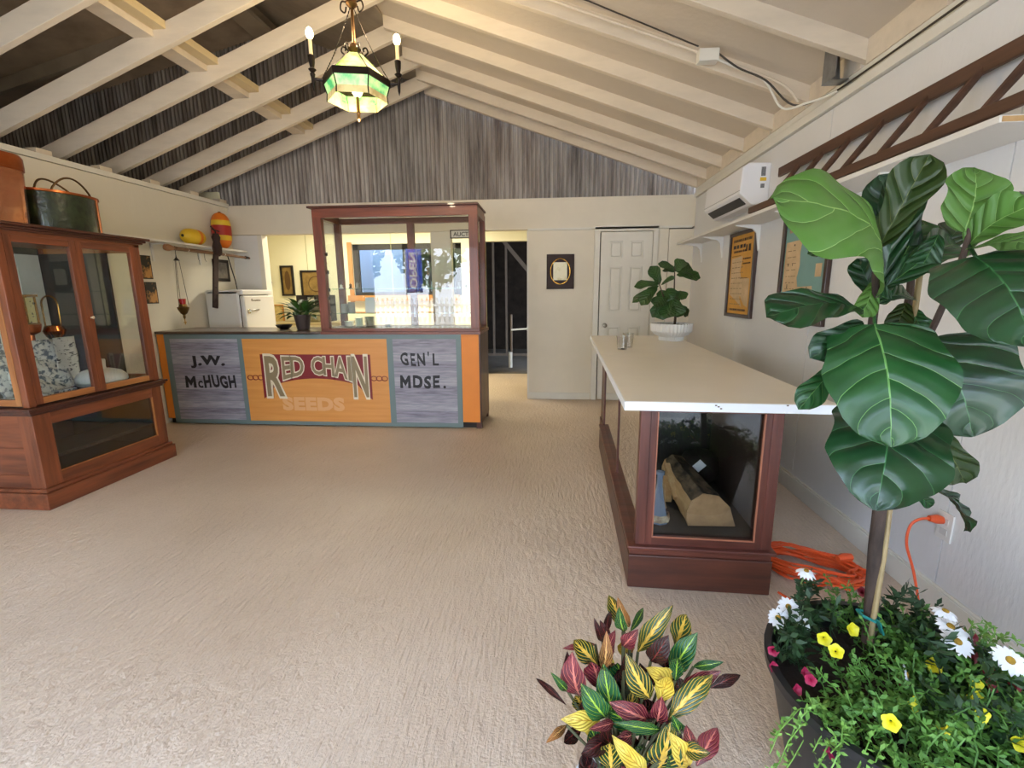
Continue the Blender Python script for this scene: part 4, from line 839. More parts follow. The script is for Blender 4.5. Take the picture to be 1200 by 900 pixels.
seclog(sec, SPL, 'split_face'); seclog(bark, BARK, 'bark'); seclog([(.125, 0), (-.075, 0)], SPL, 'log_underside')
full = sec+bark[1:]
mb = MB(); mb.v = [tuple(A+sd*a*1.1+Vector((0, 0, b*1.1))) for a, b in full]; mb.f = [tuple(range(len(full)))]; part('end_grain', mb, mat('end grain', '#b08a62', .8, col2='#7a5c3e', scale=9, bump=.004, bscale=14), t, fix=False)
mb = MB(); mb.v = [tuple(B2+sd*a*.85+Vector((0, 0, b*.85+.02*(b > 0)))) for a, b in full]; mb.f = [tuple(range(len(full)))[::-1]]; part('end_grain', mb, SPL, t, fix=False)
part('splinter', MB().obox((.638, 2.3, .30), (.635, 2.52, .40), .03, .02).obox((.615, 2.36, .26), (.625, 2.5, .33), .03, .025), SPL, t)
t = thing('iron_kettle', 'dark round iron kettle with white paper tag behind the log', 'kettle', (.87, 2.7, .24))
part('kettle_body', MB().lathe([(.06, 0), (.10, .03), (.12, .09), (.10, .15), (.06, .18), (.001, .19)], (.87, 2.70, .24), 24), BLK, t, smooth=2)
part('paper_tag', MB().obox((.79, 2.52, .375), (.83, 2.52, .415), .055, .002, up=(0, 1, .3)), mat('tag white', '#e6e4e6', .6), t)
BOX_, BOY_ = .52, 2.17
t = thing('glass_bottle', 'pale blue glass bottle with printed label left of the log', 'bottle', (BOX_, BOY_, .24))
part('bottle_body', MB().lathe([(.001, 0), (.05, 0), (.05, .02), (.024, .13), (.014, .19), (.014, .24), (.022, .24), (.022, .255), (.001, .26)], (BOX_, BOY_, .24), 8), mat('blue glass', '#7c8aa3', .08, coat=1), t, smooth=2)
part('bottle_label', MB().lathe([(.057, .012), (.051, .045)], (BOX_, BOY_, .24), 8, cap=False), mat('bottle label', '#d8c9a8', .6, col2='#7d4630', scale=30), t)
# on the countertop
t = thing('fluted_planter', 'fiddle leaf plant in white fluted footed bowl on white countertop', 'potted plant', (1.08, 4.38, .9))
FLU = mat('white fluted ceramic', '#e4e4e2', .35)
pc_ = (1.075, 4.38, .9)
part('bowl', MB().lathe([(.105, 0), (.11, .01), (.11, .035), (.15, .055), (.178, .085), (.185, .15), (.18, .155), (.172, .15), (.165, .12), (.001, .12)], pc_, 72, flute=.035, nfl=1), FLU, t)
part('soil', MB().lathe([(.001, .138), (.165, .138)], pc_, 24, cap=False), mat('dark soil', '#2b211a', .95, bump=.01, bscale=30), t)
BRKS = mat('plant stem', '#4c3b2d', .8, var=.3, scale=20)
part('stem', MB().tube([(1.10, 4.38, 1.03), (1.105, 4.38, 1.18), (1.08, 4.38, 1.32), (1.07, 4.37, 1.55)], [.012, .01, .007, .004], 7).tube([(1.105, 4.38, 1.15), (1.0, 4.36, 1.25), (.93, 4.34, 1.42)], [.009, .007, .004], 7), BRKS, t, smooth=2)
SMF = leafmat('small fig leaf', '#24431c', '#3c6329', nlat=6, vw=.03, base2='#345a28', trans=.15)
# (base px, tip px) of each leaf, both standing about the stem
for (bx, by, tx, ty, W, dy) in [(793, 318, 771, 309, 12, 0), (792, 318, 812, 316, 22, .03), (792, 318, 801, 304, 16, 0), (793, 322, 821, 326, 15, -.05), (791, 319, 776, 317, 6, .05), (773, 333, 762, 312, 16, 0), (772, 333, 743, 336, 13, .05), (775, 334, 791, 324, 7, -.03), (770, 336, 741, 355, 10, 0), (770, 336, 751, 358, 15, -.06), (772, 335, 757, 343, 8, .04), (793, 342, 804, 350, 13, -.05), (788, 346, 774, 372, 18, -.05), (788, 346, 764, 372, 16, .0), (780, 345, 768, 360, 18, -.08), (789, 350, 790, 371, 24, -.06), (790, 355, 800, 370, 18, 0), (795, 358, 806, 370, 12, .02), (776, 350, 777, 375, 20, -.03), (783, 342, 797, 352, 16, .03), (786, 356, 780, 373, 20, -.1), (774, 340, 779, 358, 22, -.02), (782, 338, 789, 350, 18, -.02), (798, 366, 806, 369, 8, .02)]:
    b0 = atY(bx, by, 4.38); e0 = atY(tx, ty, 4.38+dy); Wm = W/548*4.3
    part('leaf', leafmb(b0, e0, Wm, Vector((-.2, -1, .9)), 'fiddle', 4, 7, .08, .15, .02, bx), SMF, t, smooth=True, fix=False)
t = thing('clear_cup', 'clear plastic cup with a paper sleeve standing on white countertop', 'cup', (.55, 3.72, .9))
part('cup_wall', MB().lathe([(.001, 0), (.036, 0), (.048, .105), (.046, .105), (.034, .004), (.001, .004)], (.535, 3.66, .9), 20), CUPG, t, smooth=2)
part('cup_print', MB().box(.52, .545, 3.618, 3.621, .905, .914), BLACK, t)
o = part('clear_cup', MB().lathe([(.001, 0), (.034, 0), (.045, .115), (.043, .115), (.032, .004), (.001, .004)], (0, 0, 0), 20), CUPG, smooth=2); o.location = (.60, 3.80, .9); tag(o, 'taller clear plastic cup standing just behind the other cup', 'cup')
# ------------------------------------------------------------------ right wall
t = thing('wall_shelf', 'long white shelf on brackets along the right wall carrying a ladder', 'shelf', (1.5, 3.6, 1.86))
part('board', MB().box(1.385, XR, 1.72, 5.62, 1.85, 1.872), SHW, t, bevel=.002)
part('board_end', MB().box(1.392, XR-.002, 1.7185, 1.72, 1.852, 1.868), mat('raw plywood edge', '#c9a06a', .7, var=.2, scale=30), t)
for y in (2.35, 3.35, 4.02, 4.85, 5.5):
    b_ = part('bracket', MB().prism([(0, 0), (-.19, 0), (-.19, -.008), (-.06, -.03), (-.03, -.06), (-.008, -.2), (0, -.2)], (XR, y, 1.85), (1, 0, 0), (0, 0, 1), (0, .018, 0)), SHW, t); b_.data.name = 'bracket'
# ladder lying on its side along the shelf
t = thing('wooden_ladder', 'weathered brown wooden ladder lying on its side along right wall shelf', 'ladder', (1.5, 3, 1.872))
part('side_rail', MB().obox((1.595, .4, 2.155), (1.585, 3.68, 2.155), .022, .062), WG, t, bevel=.005)
part('side_rail', MB().obox((1.412, .4, 1.905), (1.41, 3.7, 1.905), .022, .042), WG, t, bevel=.005)
for y in (.7, .98, 1.26, 1.55, 2.0-.17, 2.08, 2.34, 2.61, 2.87, 3.13, 3.4):
    part('rung', MB().tube([(1.60, y, 2.16), (1.505, y, 2.03), (1.408, y, 1.905)], [.013, .017, .013], 8), WG, t, smooth=2)
# air conditioner
ACW = mat('ac white plastic', '#ebebee', .35)
t = thing('air_conditioner', 'white wall mounted air conditioner above right wall shelf', 'air conditioner', (1.5, 4.3, 2.0))
pr = [(XR, 1.99), (XR, 2.285), (XR-.16, 2.29), (XR-.205, 2.26), (XR-.215, 2.07), (XR-.12, 1.985)]
part('casing', MB().prism(pr, (0, 3.93, 0), (1, 0, 0), (0, 0, 1), (0, .86, 0)), ACW, t, bevel=.008)
part('outlet_louvre', MB().obox((XR-.170, 3.99, 2.022), (XR-.170, 4.73, 2.022), .07, .008, up=(-.6, 0, -.7)), mat('louvre dark', '#3a3a3c', .5), t)
part('front_seam', MB().box(XR-.217, XR-.205, 3.935, 4.785, 2.09, 2.093), mat('seam grey', '#9a9a9c', .5), t)
st_ = part('energy_sticker', MB().box(XR-.075, XR-.035, 3.928, 3.9295, 2.10, 2.26), ACW, t)
part('sticker_band', MB().box(XR-.075, XR-.03, 3.9265, 3.928, 2.155, 2.18), mat('sticker yellow', '#e3b92e', .5), st_); part('sticker_print', MB().box(XR-.07, XR-.038, 3.9265, 3.928, 2.19, 2.255).box(XR-.068, XR-.04, 3.9265, 3.928, 2.105, 2.135), mat('sticker grey', '#8e8e90', .5, col2='#444448', scale=120), st_)
# framed maps
def rmap(name, label, y0, y1, z0, z1, fr_, b):
    t = thing(name, label, 'picture', (XR, (y0+y1)/2, z0))
    for mb in (MB().box(XR-.03, XR-.001, y0, y0+b, z0, z1), MB().box(XR-.03, XR-.001, y1-b, y1, z0, z1), MB().box(XR-.03, XR-.001, y0+b, y1-b, z0, z0+b), MB().box(XR-.03, XR-.001, y0+b, y1-b, z1-b, z1)): part('frame_bar', mb, fr_, t, bevel=.003)
    return t
DF = mat('dark brown frame', '#38221b', .35, coat=.3)
TAN = mat('map tan', '#dcbf97', .6, col2='#bfa177', scale=9, detail=8); OMP = mat('map orange', '#dba040', .6, var=.15, scale=6); MTXT = mat('map ink', '#3b2a1e', .6)
def poly(nm, m, t, pts, lift): # pts as (y, z), on the wall plane
    x = XR-.014-lift; mb = MB(); mb.v = [(x, a, b) for a, b in pts]; mb.f = [tuple(range(len(pts)))]; return part(nm, mb, m, t, fix=False)
t = rmap('framed_map', 'tall orange and tan framed map nearer the air conditioner', 4.03, 4.60, 1.11, 1.84, DF, .03)
part('map_sheet', MB().box(XR-.013, XR-.005, 4.06, 4.57, 1.14, 1.81), OMP, t)
poly('map_land', TAN, t, [(4.55, 1.62), (4.30, 1.63), (4.33, 1.50), (4.27, 1.40), (4.30, 1.28), (4.25, 1.20), (4.40, 1.26), (4.55, 1.31)], 0); poly('map_land', TAN, t, [(4.32, 1.44), (4.12, 1.44), (4.12, 1.20), (4.2, 1.22), (4.3, 1.3)], .0005)
rd = random.Random(3)
def dashes(t, ys, z, h, n, m=MTXT, lift=.002, yst=0):
    mb = MB(); y = ys[1]
    for i in range(n):
        w_ = (ys[1]-ys[0])/n*rd.uniform(.5, .85); x = XR-.014-lift; mb.v += [(x, y, z), (x, y-w_, z), (x, y-w_, z+h), (x, y, z+h)]; k = len(mb.v)-4; mb.f.append((k, k+1, k+2, k+3)); y -= (ys[1]-ys[0])/n
    part('map_print', mb, m, t, fix=False)
dashes(t, (4.12, 4.52), 1.755, .022, 12); dashes(t, (4.22, 4.52), 1.70, .03, 4); dashes(t, (4.2, 4.5), 1.665, .018, 9); dashes(t, (4.13, 4.24), 1.665, .055, 2); dashes(t, (4.12, 4.28), 1.60, .012, 5); dashes(t, (4.12, 4.28), 1.56, .012, 5)
dashes(t, (4.15, 4.5), 1.165, .018, 14); dashes(t, (4.30, 4.54), 1.635, .004, 1); dashes(t, (4.12, 4.32), 1.442, .005, 1)
for k in range(9): dashes(t, (4.25, 4.52), 1.22+k*.045, .006, rd.randint(4, 7), mat('map faint ink', '#8d7350', .6))
t = rmap('framed_map', 'blue-green and tan framed map partly behind the big fig leaves', 2.98, 3.58, 1.12, 1.86, DF, .032)
TEAL = mat('map teal', '#7da49e', .6, var=.12, scale=7)
part('map_sheet', MB().box(XR-.013, XR-.005, 3.01, 3.55, 1.15, 1.83), TEAL, t)
poly('map_land', TAN, t, [(3.53, 1.66), (3.32, 1.665), (3.335, 1.58), (3.325, 1.50), (3.35, 1.42), (3.33, 1.36), (3.15, 1.365), (3.13, 1.18), (3.53, 1.18), (3.535, 1.5)], 0)
dashes(t, (3.32, 3.43), 1.735, .035, 2, mat('map red', '#b5402f', .6)); dashes(t, (3.43, 3.50), 1.72, .04, 1, mat('map crest', '#b58a70', .6)); dashes(t, (3.28, 3.38), 1.695, .022, 2, mat('map blue', '#39616c', .6)); dashes(t, (3.08, 3.24), 1.68, .03, 4); dashes(t, (3.08, 3.24), 1.645, .02, 4, SHW)
dashes(t, (3.40, 3.42), 1.63, .012, 1)
for (y, z) in ((3.47, 1.50), (3.41, 1.50), (3.46, 1.36), (3.2, 1.34), (3.25, 1.27), (3.46, 1.35)): dashes(t, (y, y+.014), z, .02, 1)
poly('map_inset', TAN, t, [(3.13, 1.50), (3.06, 1.50), (3.06, 1.42), (3.13, 1.42)], .0005)
for k in range(10): dashes(t, (3.36, 3.5), 1.22+k*.042, .005, rd.randint(2, 4), mat('map faint ink', '#8d7350', .6))
# outlet and orange cord
ORC = mat('orange cord', '#dc5426', .4, coat=.2)
t = thing('wall_outlet', 'white electrical outlet with orange plug low on right wall', 'outlet', (XR, 1.95, .35))
part('cover_plate', MB().box(XR-.007, XR, 1.9, 1.975, .315, .435), SHW, t, bevel=.002)
for z in (.35, .395): part('socket', MB().box(XR-.0085, XR-.007, 1.92, 1.955, z-.012, z+.014), mat('socket', '#cfccc6', .5), t)
t = thing('extension_cord', 'orange extension cord coiled on floor behind the case and plugged into wall', 'cord', (1.3, 2.15, 0))
part('plug', MB().tube([(XR-.006, 1.95, .395), (XR-.03, 1.95, .40), (XR-.06, 1.95, .402)], [.016, .02, .012], 10), ORC, t, smooth=2)
pl = [(XR-.06, 1.95, .402), (XR-.10, 1.95, .395), (XR-.125, 1.955, .36), (XR-.13, 1.95, .28), (XR-.11, 1.92, .18), (XR-.10, 1.88, .06), (XR-.12, 1.83, .012), (1.42, 1.78, .008), (1.30, 1.84, .008), (1.2, 1.86, .008), (1.08, 1.9, .008), (1.02, 1.98, .008)]
part('cord_lead', MB().tube(smoothp(pl), .0055, 6), ORC, t, smooth=2)
rd = random.Random(9); cp = []
for k in range(16):
    for i in range(14):
        q = 2*PI*i/14; ra = .19+rd.uniform(-.035, .035); rb = .11+rd.uniform(-.04, .03); x = 1.245+ra*math.cos(q)+.02*math.sin(k*2.1); y = 2.17-.35*ra*math.cos(q)+rb*1.15*math.sin(q)+.015*math.cos(k*1.7)
        cp.append((min(x, XR-.04), y, .008+.0035*k+rd.uniform(0, .008)))
part('cord_coil', MB().tube(smoothp(cp, 3), .0058, 6), ORC, t, smooth=2)
part('cord_socket', MB().tube([(1.36, 2.15, .085), (1.39, 2.16, .088), (1.43, 2.17, .085)], [.013, .02, .018], 8), ORC, t, smooth=2)

# ------------------------------------------------------------------ chandelier
IRON = mat('dark bronze', '#2b211c', .4, .6)
t = thing('chandelier', 'stained glass chandelier with two lit candle arms hung from the ridge', 'chandelier', (-1.22, 3.1, 2.63))
cc = Vector((-1.22, 3.1, 2.63)); HX = [R(60*i+12) for i in range(6)]
def hp(r_, z, i): return (cc.x+r_*math.cos(HX[i % 6]), cc.y+r_*math.sin(HX[i % 6]), cc.z+z)
def slag(nm, e, s, c2):
    m = bpy.data.materials.new(nm); q = NT(m); b = q.b; tx = q.n('TexCoord'); no = q.n('TexNoise'); no.inputs['Scale'].default_value = 14; no.inputs['Detail'].default_value = 4; q.l(tx.outputs['Object'], no.inputs[0])
    cr = q.n('ValToRGB'); cr.color_ramp.elements[0].position = .35; cr.color_ramp.elements[1].position = .6; cr.color_ramp.elements[0].color = (*lin(c2), 1); cr.color_ramp.elements[1].color = (*lin(e), 1)
    q.l(no.outputs[0], cr.inputs[0]); q.l(cr.outputs[0], b.inputs['Base Color']); q.l(cr.outputs[0], b.inputs['Emission Color']); b.inputs['Emission Strength'].default_value = s; b.inputs['Roughness'].default_value = .25; return m
SG = slag('slag glass upper', '#dfe69a', .85, '#93bd55'); SG2 = slag('slag glass lower', '#b6d98a', .9, '#4aa05e'); SG3 = slag('slag glass rim', '#d6c38b', .5, '#b39a62')
for i in range(6):
    part('glass_panel', MB().quad(hp(.055, .135, i), hp(.195, .0, i), hp(.195, .0, i+1), hp(.055, .135, i+1)), SG, t, fix=False)
    part('skirt_panel', MB().quad(hp(.195, -.03, i), hp(.178, -.085, i), hp(.178, -.085, i+1), hp(.195, -.03, i+1)), SG2, t, fix=False)
    part('rim_panel', MB().quad(hp(.178, -.085, i), hp(.182, -.125, i), hp(.182, -.125, i+1), hp(.178, -.085, i+1)), SG3, t, fix=False)
    part('shade_rib', MB().tube([hp(.055, .135, i), hp(.198, 0, i)], .0045, 6).tube([hp(.198, -.03, i), hp(.18, -.085, i), hp(.184, -.127, i)], .004, 6), IRON, t)
    part('crown_scroll', MB().tube(smoothp([hp(.055, .135, i), hp(.078, .155, i), hp(.07, .18, i), hp(.052, .175, i), hp(.055, .16, i)], 4), .005, 6), IRON, t, smooth=2)
bd = MB()
for i in range(6): bd.obox(hp(.2, -.013, i), hp(.2, -.013, i+1), .008, .038)
part('shade_band', bd, IRON, t)
part('centre_rod', MB().tube([(cc.x, cc.y, 2.42), (cc.x, cc.y, 3.55)], .010, 8).lathe([(.02, 2.78), (.04, 2.80), (.02, 2.83)], (cc.x, cc.y, 0), 12).lathe([(.012, 3.02), (.035, 3.04), (.03, 3.08), (.012, 3.1)], (cc.x, cc.y, 0), 12).lathe([(.001, 2.395), (.012, 2.41), (.008, 2.43), (.014, 2.445)], (cc.x, cc.y, 0), 10).lathe([(.02, 3.44), (.05, 3.47), (.05, 3.55)], (cc.x, cc.y, 0), 12), mat('rod bronze', '#5a4126', .35, .8), t, smooth=2)
part('top_scroll', MB().tube(smoothp([(cc.x-.02, cc.y, 3.05), (cc.x-.06, cc.y, 3.06), (cc.x-.07, cc.y, 3.02), (cc.x-.045, cc.y, 3.0), (cc.x-.035, cc.y, 3.03)], 4), .005, 6).tube(smoothp([(cc.x+.02, cc.y, 3.05), (cc.x+.06, cc.y, 3.06), (cc.x+.07, cc.y, 3.02), (cc.x+.045, cc.y, 3.0), (cc.x+.035, cc.y, 3.03)], 4), .005, 6), IRON, t, smooth=2)
ad = Vector((.97, .24, 0)).normalized()
for s_ in (-1, 1):
    for e_2 in (0,):
        a0 = cc+ad*s_*.195+Vector((0, 0, .01)); a1 = cc+Vector((0, 0, .42)); pts = [a0.lerp(a1, i/24)+Vector((0, 0, -.03*math.sin(PI*i/24))) for i in range(25)]
        ch = MB()
        for i in range(24):
            p = pts[i]; q_ = pts[i+1]; m_ = (p+q_)/2; dv = (q_-p); pn = dv.cross(Vector((0, 0, 1)) if i % 2 else ad).normalized()*.007
            ch.tube([p+dv*.0-pn*.3, m_-pn, q_, m_+pn], .0022, 4, closed=True)
        part('chain', ch, IRON, t)
    e = cc+ad*s_*.255
    part('arm', MB().tube([cc+ad*s_*.19+Vector((0, 0, -.01)), e+Vector((0, 0, -.005))], .009, 8).lathe([(.001, -.075), (.008, -.05), (.011, -.0), (.016, .02), (.010, .03), (.024, .045), (.012, .055), (.018, .085), (.02, .12), (.014, .125)], e, 12), IRON, t, smooth=2)
    part('candle_sleeve', MB().tube([e+Vector((0, 0, .115)), e+Vector((0, 0, .21))], .011, 10), mat('candle ivory', '#e9d9ae', .4, emit='#ffd995', es=.35), t, smooth=2)
    part('bulb', MB().ball(e+Vector((0, 0, .24)), .022, 12, 8, (1, 1, 1.45)), mat('lit bulb', '#fff0cf', .3, emit='#ffe2a8', es=16), t, smooth=True)
    pl_ = bpy.data.lights.new('candle_light', 'POINT'); pl_.energy = 14; pl_.color = (1, .78, .46); pl_.shadow_soft_size = .03; po = bpy.data.objects.new('candle_light', pl_); COL.objects.link(po); po.location = e+Vector((0, 0, .33))
part('bulb', MB().ball(cc+Vector((0, 0, -.05)), .035, 14, 10, (1, 1, 1.3)), mat('soft bulb', '#fff0cf', .3, emit='#ffe2a8', es=5), t, smooth=True)
pl_ = bpy.data.lights.new('shade_light', 'POINT'); pl_.energy = 8; pl_.color = (1, .82, .55); pl_.shadow_soft_size = .04; po = bpy.data.objects.new('shade_light', pl_); COL.objects.link(po); po.location = cc+Vector((0, 0, -.24))
# kitchenette ceiling lamp, hidden behind the header
area('kitchen_lamp', (-2.4, 6.7, 2.42), 2.6, .5, KITW, (1, .92, .72))
# ------------------------------------------------------------------ big fiddle-leaf fig in a mixed planter
FD = leafmat('fig leaf dark', '#17351d', '#3f6f42', nlat=4.5, vw=.013, mid=.014, base2='#1f4424', trans=.12, rough=.28, coat=.35, bumpd=.006)
FM = leafmat('fig leaf mid', '#27582a', '#72a55a', nlat=4.5, vw=.012, mid=.014, base2='#1f4b24', trans=.2, rough=.3, coat=.25, bumpd=.006)
FL = leafmat('fig leaf light', '#668f48', '#9cc274', nlat=4.5, vw=.013, mid=.016, base2='#5b8a3a', trans=.4, rough=.4, coat=.05, bumpd=.005)
FO = leafmat('fig leaf olive', '#37481f', '#6a7338', nlat=4.5, vw=.012, mid=.014, base2='#2b4119', trans=.25, rough=.35, bumpd=.005)
FIG = thing('fig_planter', 'tall fiddle leaf fig in black pot underplanted with daisies and trailing flowers', 'potted plant', (.86, 1.07, 0))
pcx, pcy = .87, 1.06
BPOT = mat('black plastic pot', '#1e1e20', .4)
part('pot', MB().lathe([(.20, 0), (.215, .01), (.295, .37), (.308, .375), (.31, .40), (.292, .40), (.285, .37), (.27, .33), (.001, .33)], (pcx, pcy, 0), 40), BPOT, FIG, smooth=2)
part('soil', MB().lathe([(.001, .335), (.275, .335)], (pcx, pcy, 0), 24, cap=False), mat('dark soil', '#2b211a', .95, bump=.01, bscale=30), FIG)
TRK = mat('fig trunk', '#57443a', .85, col2='#2a201a', scale=9, stretch=(2, 2, .6), bump=.006, bscale=25)
tr = [atY(1018, 752, 1.2), atY(1022, 700, 1.2), atY(1026, 640, 1.2), atY(1031, 595, 1.2), atY(1036, 520, 1.22), atY(1040, 470, 1.23)]
part('trunk', MB().tube(smoothp(tr, 5), [.0175-.004*i/25 for i in range(26)], 10), TRK, FIG, smooth=2)
part('branch', MB().tube(smoothp([atY(1038, 490, 1.225), atY(1024, 420, 1.17), atY(1022, 385, 1.15), atY(1026, 350, 1.15), atY(1026, 318, 1.15)], 4), [.012-.005*i/16 for i in range(17)], 8), TRK, FIG, smooth=2)
part('branch', MB().tube(smoothp([atY(1040, 470, 1.23), atY(1054, 400, 1.27), atY(1066, 345, 1.3), atY(1068, 300, 1.3)], 4), [.012-.005*i/12 for i in range(13)], 8), TRK, FIG, smooth=2)
part('branch', MB().tube(smoothp([atY(1040, 470, 1.23), atY(1085, 400, 1.15), atY(1125, 310, 1.08), atY(1136, 268, 1.08)], 4), [.008-.003*i/12 for i in range(13)], 8), TRK, FIG, smooth=2)
part('bamboo_stake', MB().tube([atY(1019, 752, 1.17), atY(1036, 650, 1.19), atY(1058, 470, 1.22), atY(1082, 292, 1.27)], .0065, 8), mat('bamboo', '#a08a60', .6, var=.3, scale=14), FIG, smooth=2)
kn = atY(1021, 724, 1.18)
part('green_tie', MB().tube([kn+Vector((-.018, .03, 0)), kn+Vector((-.02, -.0, .004)), kn+Vector((0, -.016, .0)), kn+Vector((.02, -.006, -.004)), kn+Vector((.018, .025, 0))], .004, 6, closed=True).obox(kn+Vector((.004, -.02, .006)), kn+Vector((.018, -.02, -.03)), .016, .004), mat('teal tie', '#1c7a72', .5), FIG)
CN = Vector((-.55, -.75, .35))
def proj(p):
    q = Vector(p)-CAM; w_ = q.dot(FW); return Vector((q.dot(RT), -q.dot(UP)))*(FPX/w_)
def pxw(B, T, W, n):   # leaf width in metres for a width measured across it in the photograph
    a = (T-B).normalized(); n = Vector(n); n = (n-a*n.dot(a)).normalized(); s = a.cross(n); m = (B+T)/2
    return .1*W/max((proj(m+s*.05)-proj(m-s*.05)).length, 12)
def fleaf(b, tpx, W, m, kind='fiddle', n=None, droop=.1, cup=.15, wave=.02, fold=0, stem=None):
    B = atY(*b); T = atY(*tpx); ym = (b[2]+tpx[2])/2; n = Vector(n) if n else CN
    lf = part('leaf', leafmb(B, T, pxw(B, T, W, n), n, kind, 12, 26 if W > 60 else 14, droop, cup, wave, b[0]*.7, fold=fold), m, FIG, smooth=True, fix=False)
    if stem: part('leaf_stem', MB().tube([atY(*stem), B], .0035, 6), m, lf, smooth=2)
    return lf
U = (0, -.3, 1)
# x, y in the photograph's frame and the distance into the room
fleaf((1068, 315, 1.30), (1030, 205, 1.30), 75, FD, cup=.1)
fleaf((1030, 338, 1.16), (906, 232, 1.06), 92, FL, n=(.25, -.8, .6), droop=.22, cup=-.12, wave=.03)
fleaf((1026, 330, 1.16), (1010, 372, 1.13), 30, FL, n=(-.2, -1, .3), droop=.0)
fleaf((1030, 290, 1.17), (1090, 181, 1.13), 60, FO, n=(-.6, -.9, 0), fold=.45, droop=.08)
fleaf((1034, 330, 1.17), (1068, 195, 1.22), 60, FD, n=(-.5, -.8, .2), fold=.2)
fleaf((1130, 272, 1.08), (1142, 196, 1.12), 78, FL, kind='round', n=(-.1, -1, .1), droop=.1, wave=.03, stem=(1132, 290, 1.08))
fleaf((1134, 288, 1.08), (1215, 238, 1.0), 48, FL, n=(-.1, -1, .9), droop=.15, fold=.2)
fleaf((1136, 292, 1.08), (1230, 290, .95), 62, FL, n=(0, -1, .5), droop=.1, stem=(1132, 300, 1.08))
fleaf((1140, 280, 1.12), (1215, 235, 1.22), 42, FD, n=(-.2, -1, .5))
fleaf((1009, 362, 1.14), (898, 372, 1.04), 58, FD, n=(-.2, -.7, .8), droop=.1, cup=.05, wave=.035, stem=(1024, 352, 1.15))
fleaf((1009, 297, 1.18), (946, 298, 1.22), 28, FM, n=(-.1, -.6, .9), fold=.25)
fleaf((1026, 352, 1.2), (1004, 303, 1.22), 36, FD, wave=.03)
fleaf((1040, 335, 1.22), (1122, 287, 1.3), 52, FM, n=(-.2, -.8, .5), droop=.2, fold=.15)
fleaf((1036, 340, 1.25), (1080, 258, 1.34), 60, FM, n=(-.4, -.8, .1))
fleaf((1100, 300, 1.3), (1128, 262, 1.34), 48, FD)
fleaf((1062, 300, 1.32), (1110, 270, 1.34), 40, FD)
fleaf((1034, 350, 1.2), (1068, 347, 1.27), 28, FM, n=(-.1, -.8, .6))
fleaf((1062, 355, 1.26), (1050, 388, 1.24), 36, FO)
fleaf((1066, 362, 1.26), (1085, 395, 1.22), 34, FM)
fleaf((1012, 378, 1.15), (950, 420, 1.12), 40, FD, n=(-.3, -.9, .3), wave=.05)
fleaf((985, 425, 1.14), (936, 480, 1.1), 34, FM, n=(-.5, -.8, .3), wave=.04)
fleaf((1044, 352, 1.2), (1012, 340, 1.22), 34, FM)
fleaf((1100, 275, 1.2), (1075, 320, 1.22), 40, FM, n=(-.3, -.9, .3))
# the four great leaves facing the camera
fleaf((1143, 300, 1.04), (1212, 408, .88), 178, FD, kind='round', n=(-.35, -.75, .55), droop=.12, cup=.06, wave=.012, stem=(1134, 285, 1.08))
fleaf((1093, 395, 1.2), (1140, 512, 1.1), 150, FD, kind='round', n=(-.35, -.8, .45), droop=.14, cup=.08, wave=.015, stem=(1075, 385, 1.18))
fleaf((1025, 380, 1.13), (1044, 524, .99), 152, FM, kind='round', n=(-.25, -.75, .55), droop=.12, cup=.08, wave=.014, stem=(1024, 360, 1.15))
fleaf((1040, 478, 1.16), (1026, 598, .98), 146, FD, kind='round', n=(-.2, -.6, .8), droop=.14, cup=.08, wave=.02, stem=(1040, 470, 1.22))
fleaf((1092, 500, 1.2), (1130, 566, 1.2), 46, FO, n=(-.3, -.9, .2), wave=.07)
fleaf((1086, 565, 1.2), (1133, 622, 1.18), 22, FD, n=(.6, -.5, .9), wave=.1, fold=.3)
fleaf((1066, 575, 1.2), (1093, 593, 1.2), 14, FM)
fleaf((1098, 420, 1.28), (1080, 480, 1.3), 90, FD)
# underplanting
rd = random.Random(21)
DG = mat('daisy foliage', '#2b4a22', .6, col2='#1d3418', scale=20); LG = mat('trailing foliage', '#5f8a35', .6, col2='#3f6a25', scale=25); YG = mat('fine foliage', '#7fa84a', .6, col2='#557f30', scale=25)
def tuft(mb, p, L, n, spread, up=.8, w=.006):
    for _ in range(n):
        d_ = Vector((rd.gauss(0, spread), rd.gauss(0, spread), up+rd.gauss(0, .3))).normalized(); l = L*rd.uniform(.5, 1.1); s = d_.orthogonal().normalized(); s.rotate(Matrix.Rotation(rd.uniform(0, PI), 3, d_)); a = Vector(p)+Vector((rd.gauss(0, 1), rd.gauss(0, 1), rd.gauss(0, .5)))*.012
        k = len(mb.v); mb.v += [tuple(a), tuple(a+d_*l*.5+s*w), tuple(a+d_*l), tuple(a+d_*l*.5-s*w)]; mb.f.append((k, k+1, k+2, k+3))
def sprig(mb, st, p0, p1, n, ll, lw, sag=.02):
    p0 = Vector(p0); p1 = Vector(p1); pts = [p0.lerp(p1, i/6)+Vector((rd.gauss(0, .004), rd.gauss(0, .004), sag*math.sin(PI*i/6))) for i in range(7)]
    st.tube(pts, .0016, 3)
    for i in range(n):
        q = rd.uniform(.05, 1)*5.99; a = pts[int(q)].lerp(pts[int(q)+1], q % 1); d_ = Vector((rd.gauss(0, 1), rd.gauss(0, 1), rd.gauss(.4, .7))).normalized(); s = d_.orthogonal().normalized(); s.rotate(Matrix.Rotation(rd.uniform(0, PI), 3, d_)); l = ll*rd.uniform(.6, 1.2)
        k = len(mb.v); mb.v += [tuple(a), tuple(a+d_*l*.55+s*lw), tuple(a+d_*l), tuple(a+d_*l*.55-s*lw)]; mb.f.append((k, k+1, k+2, k+3))
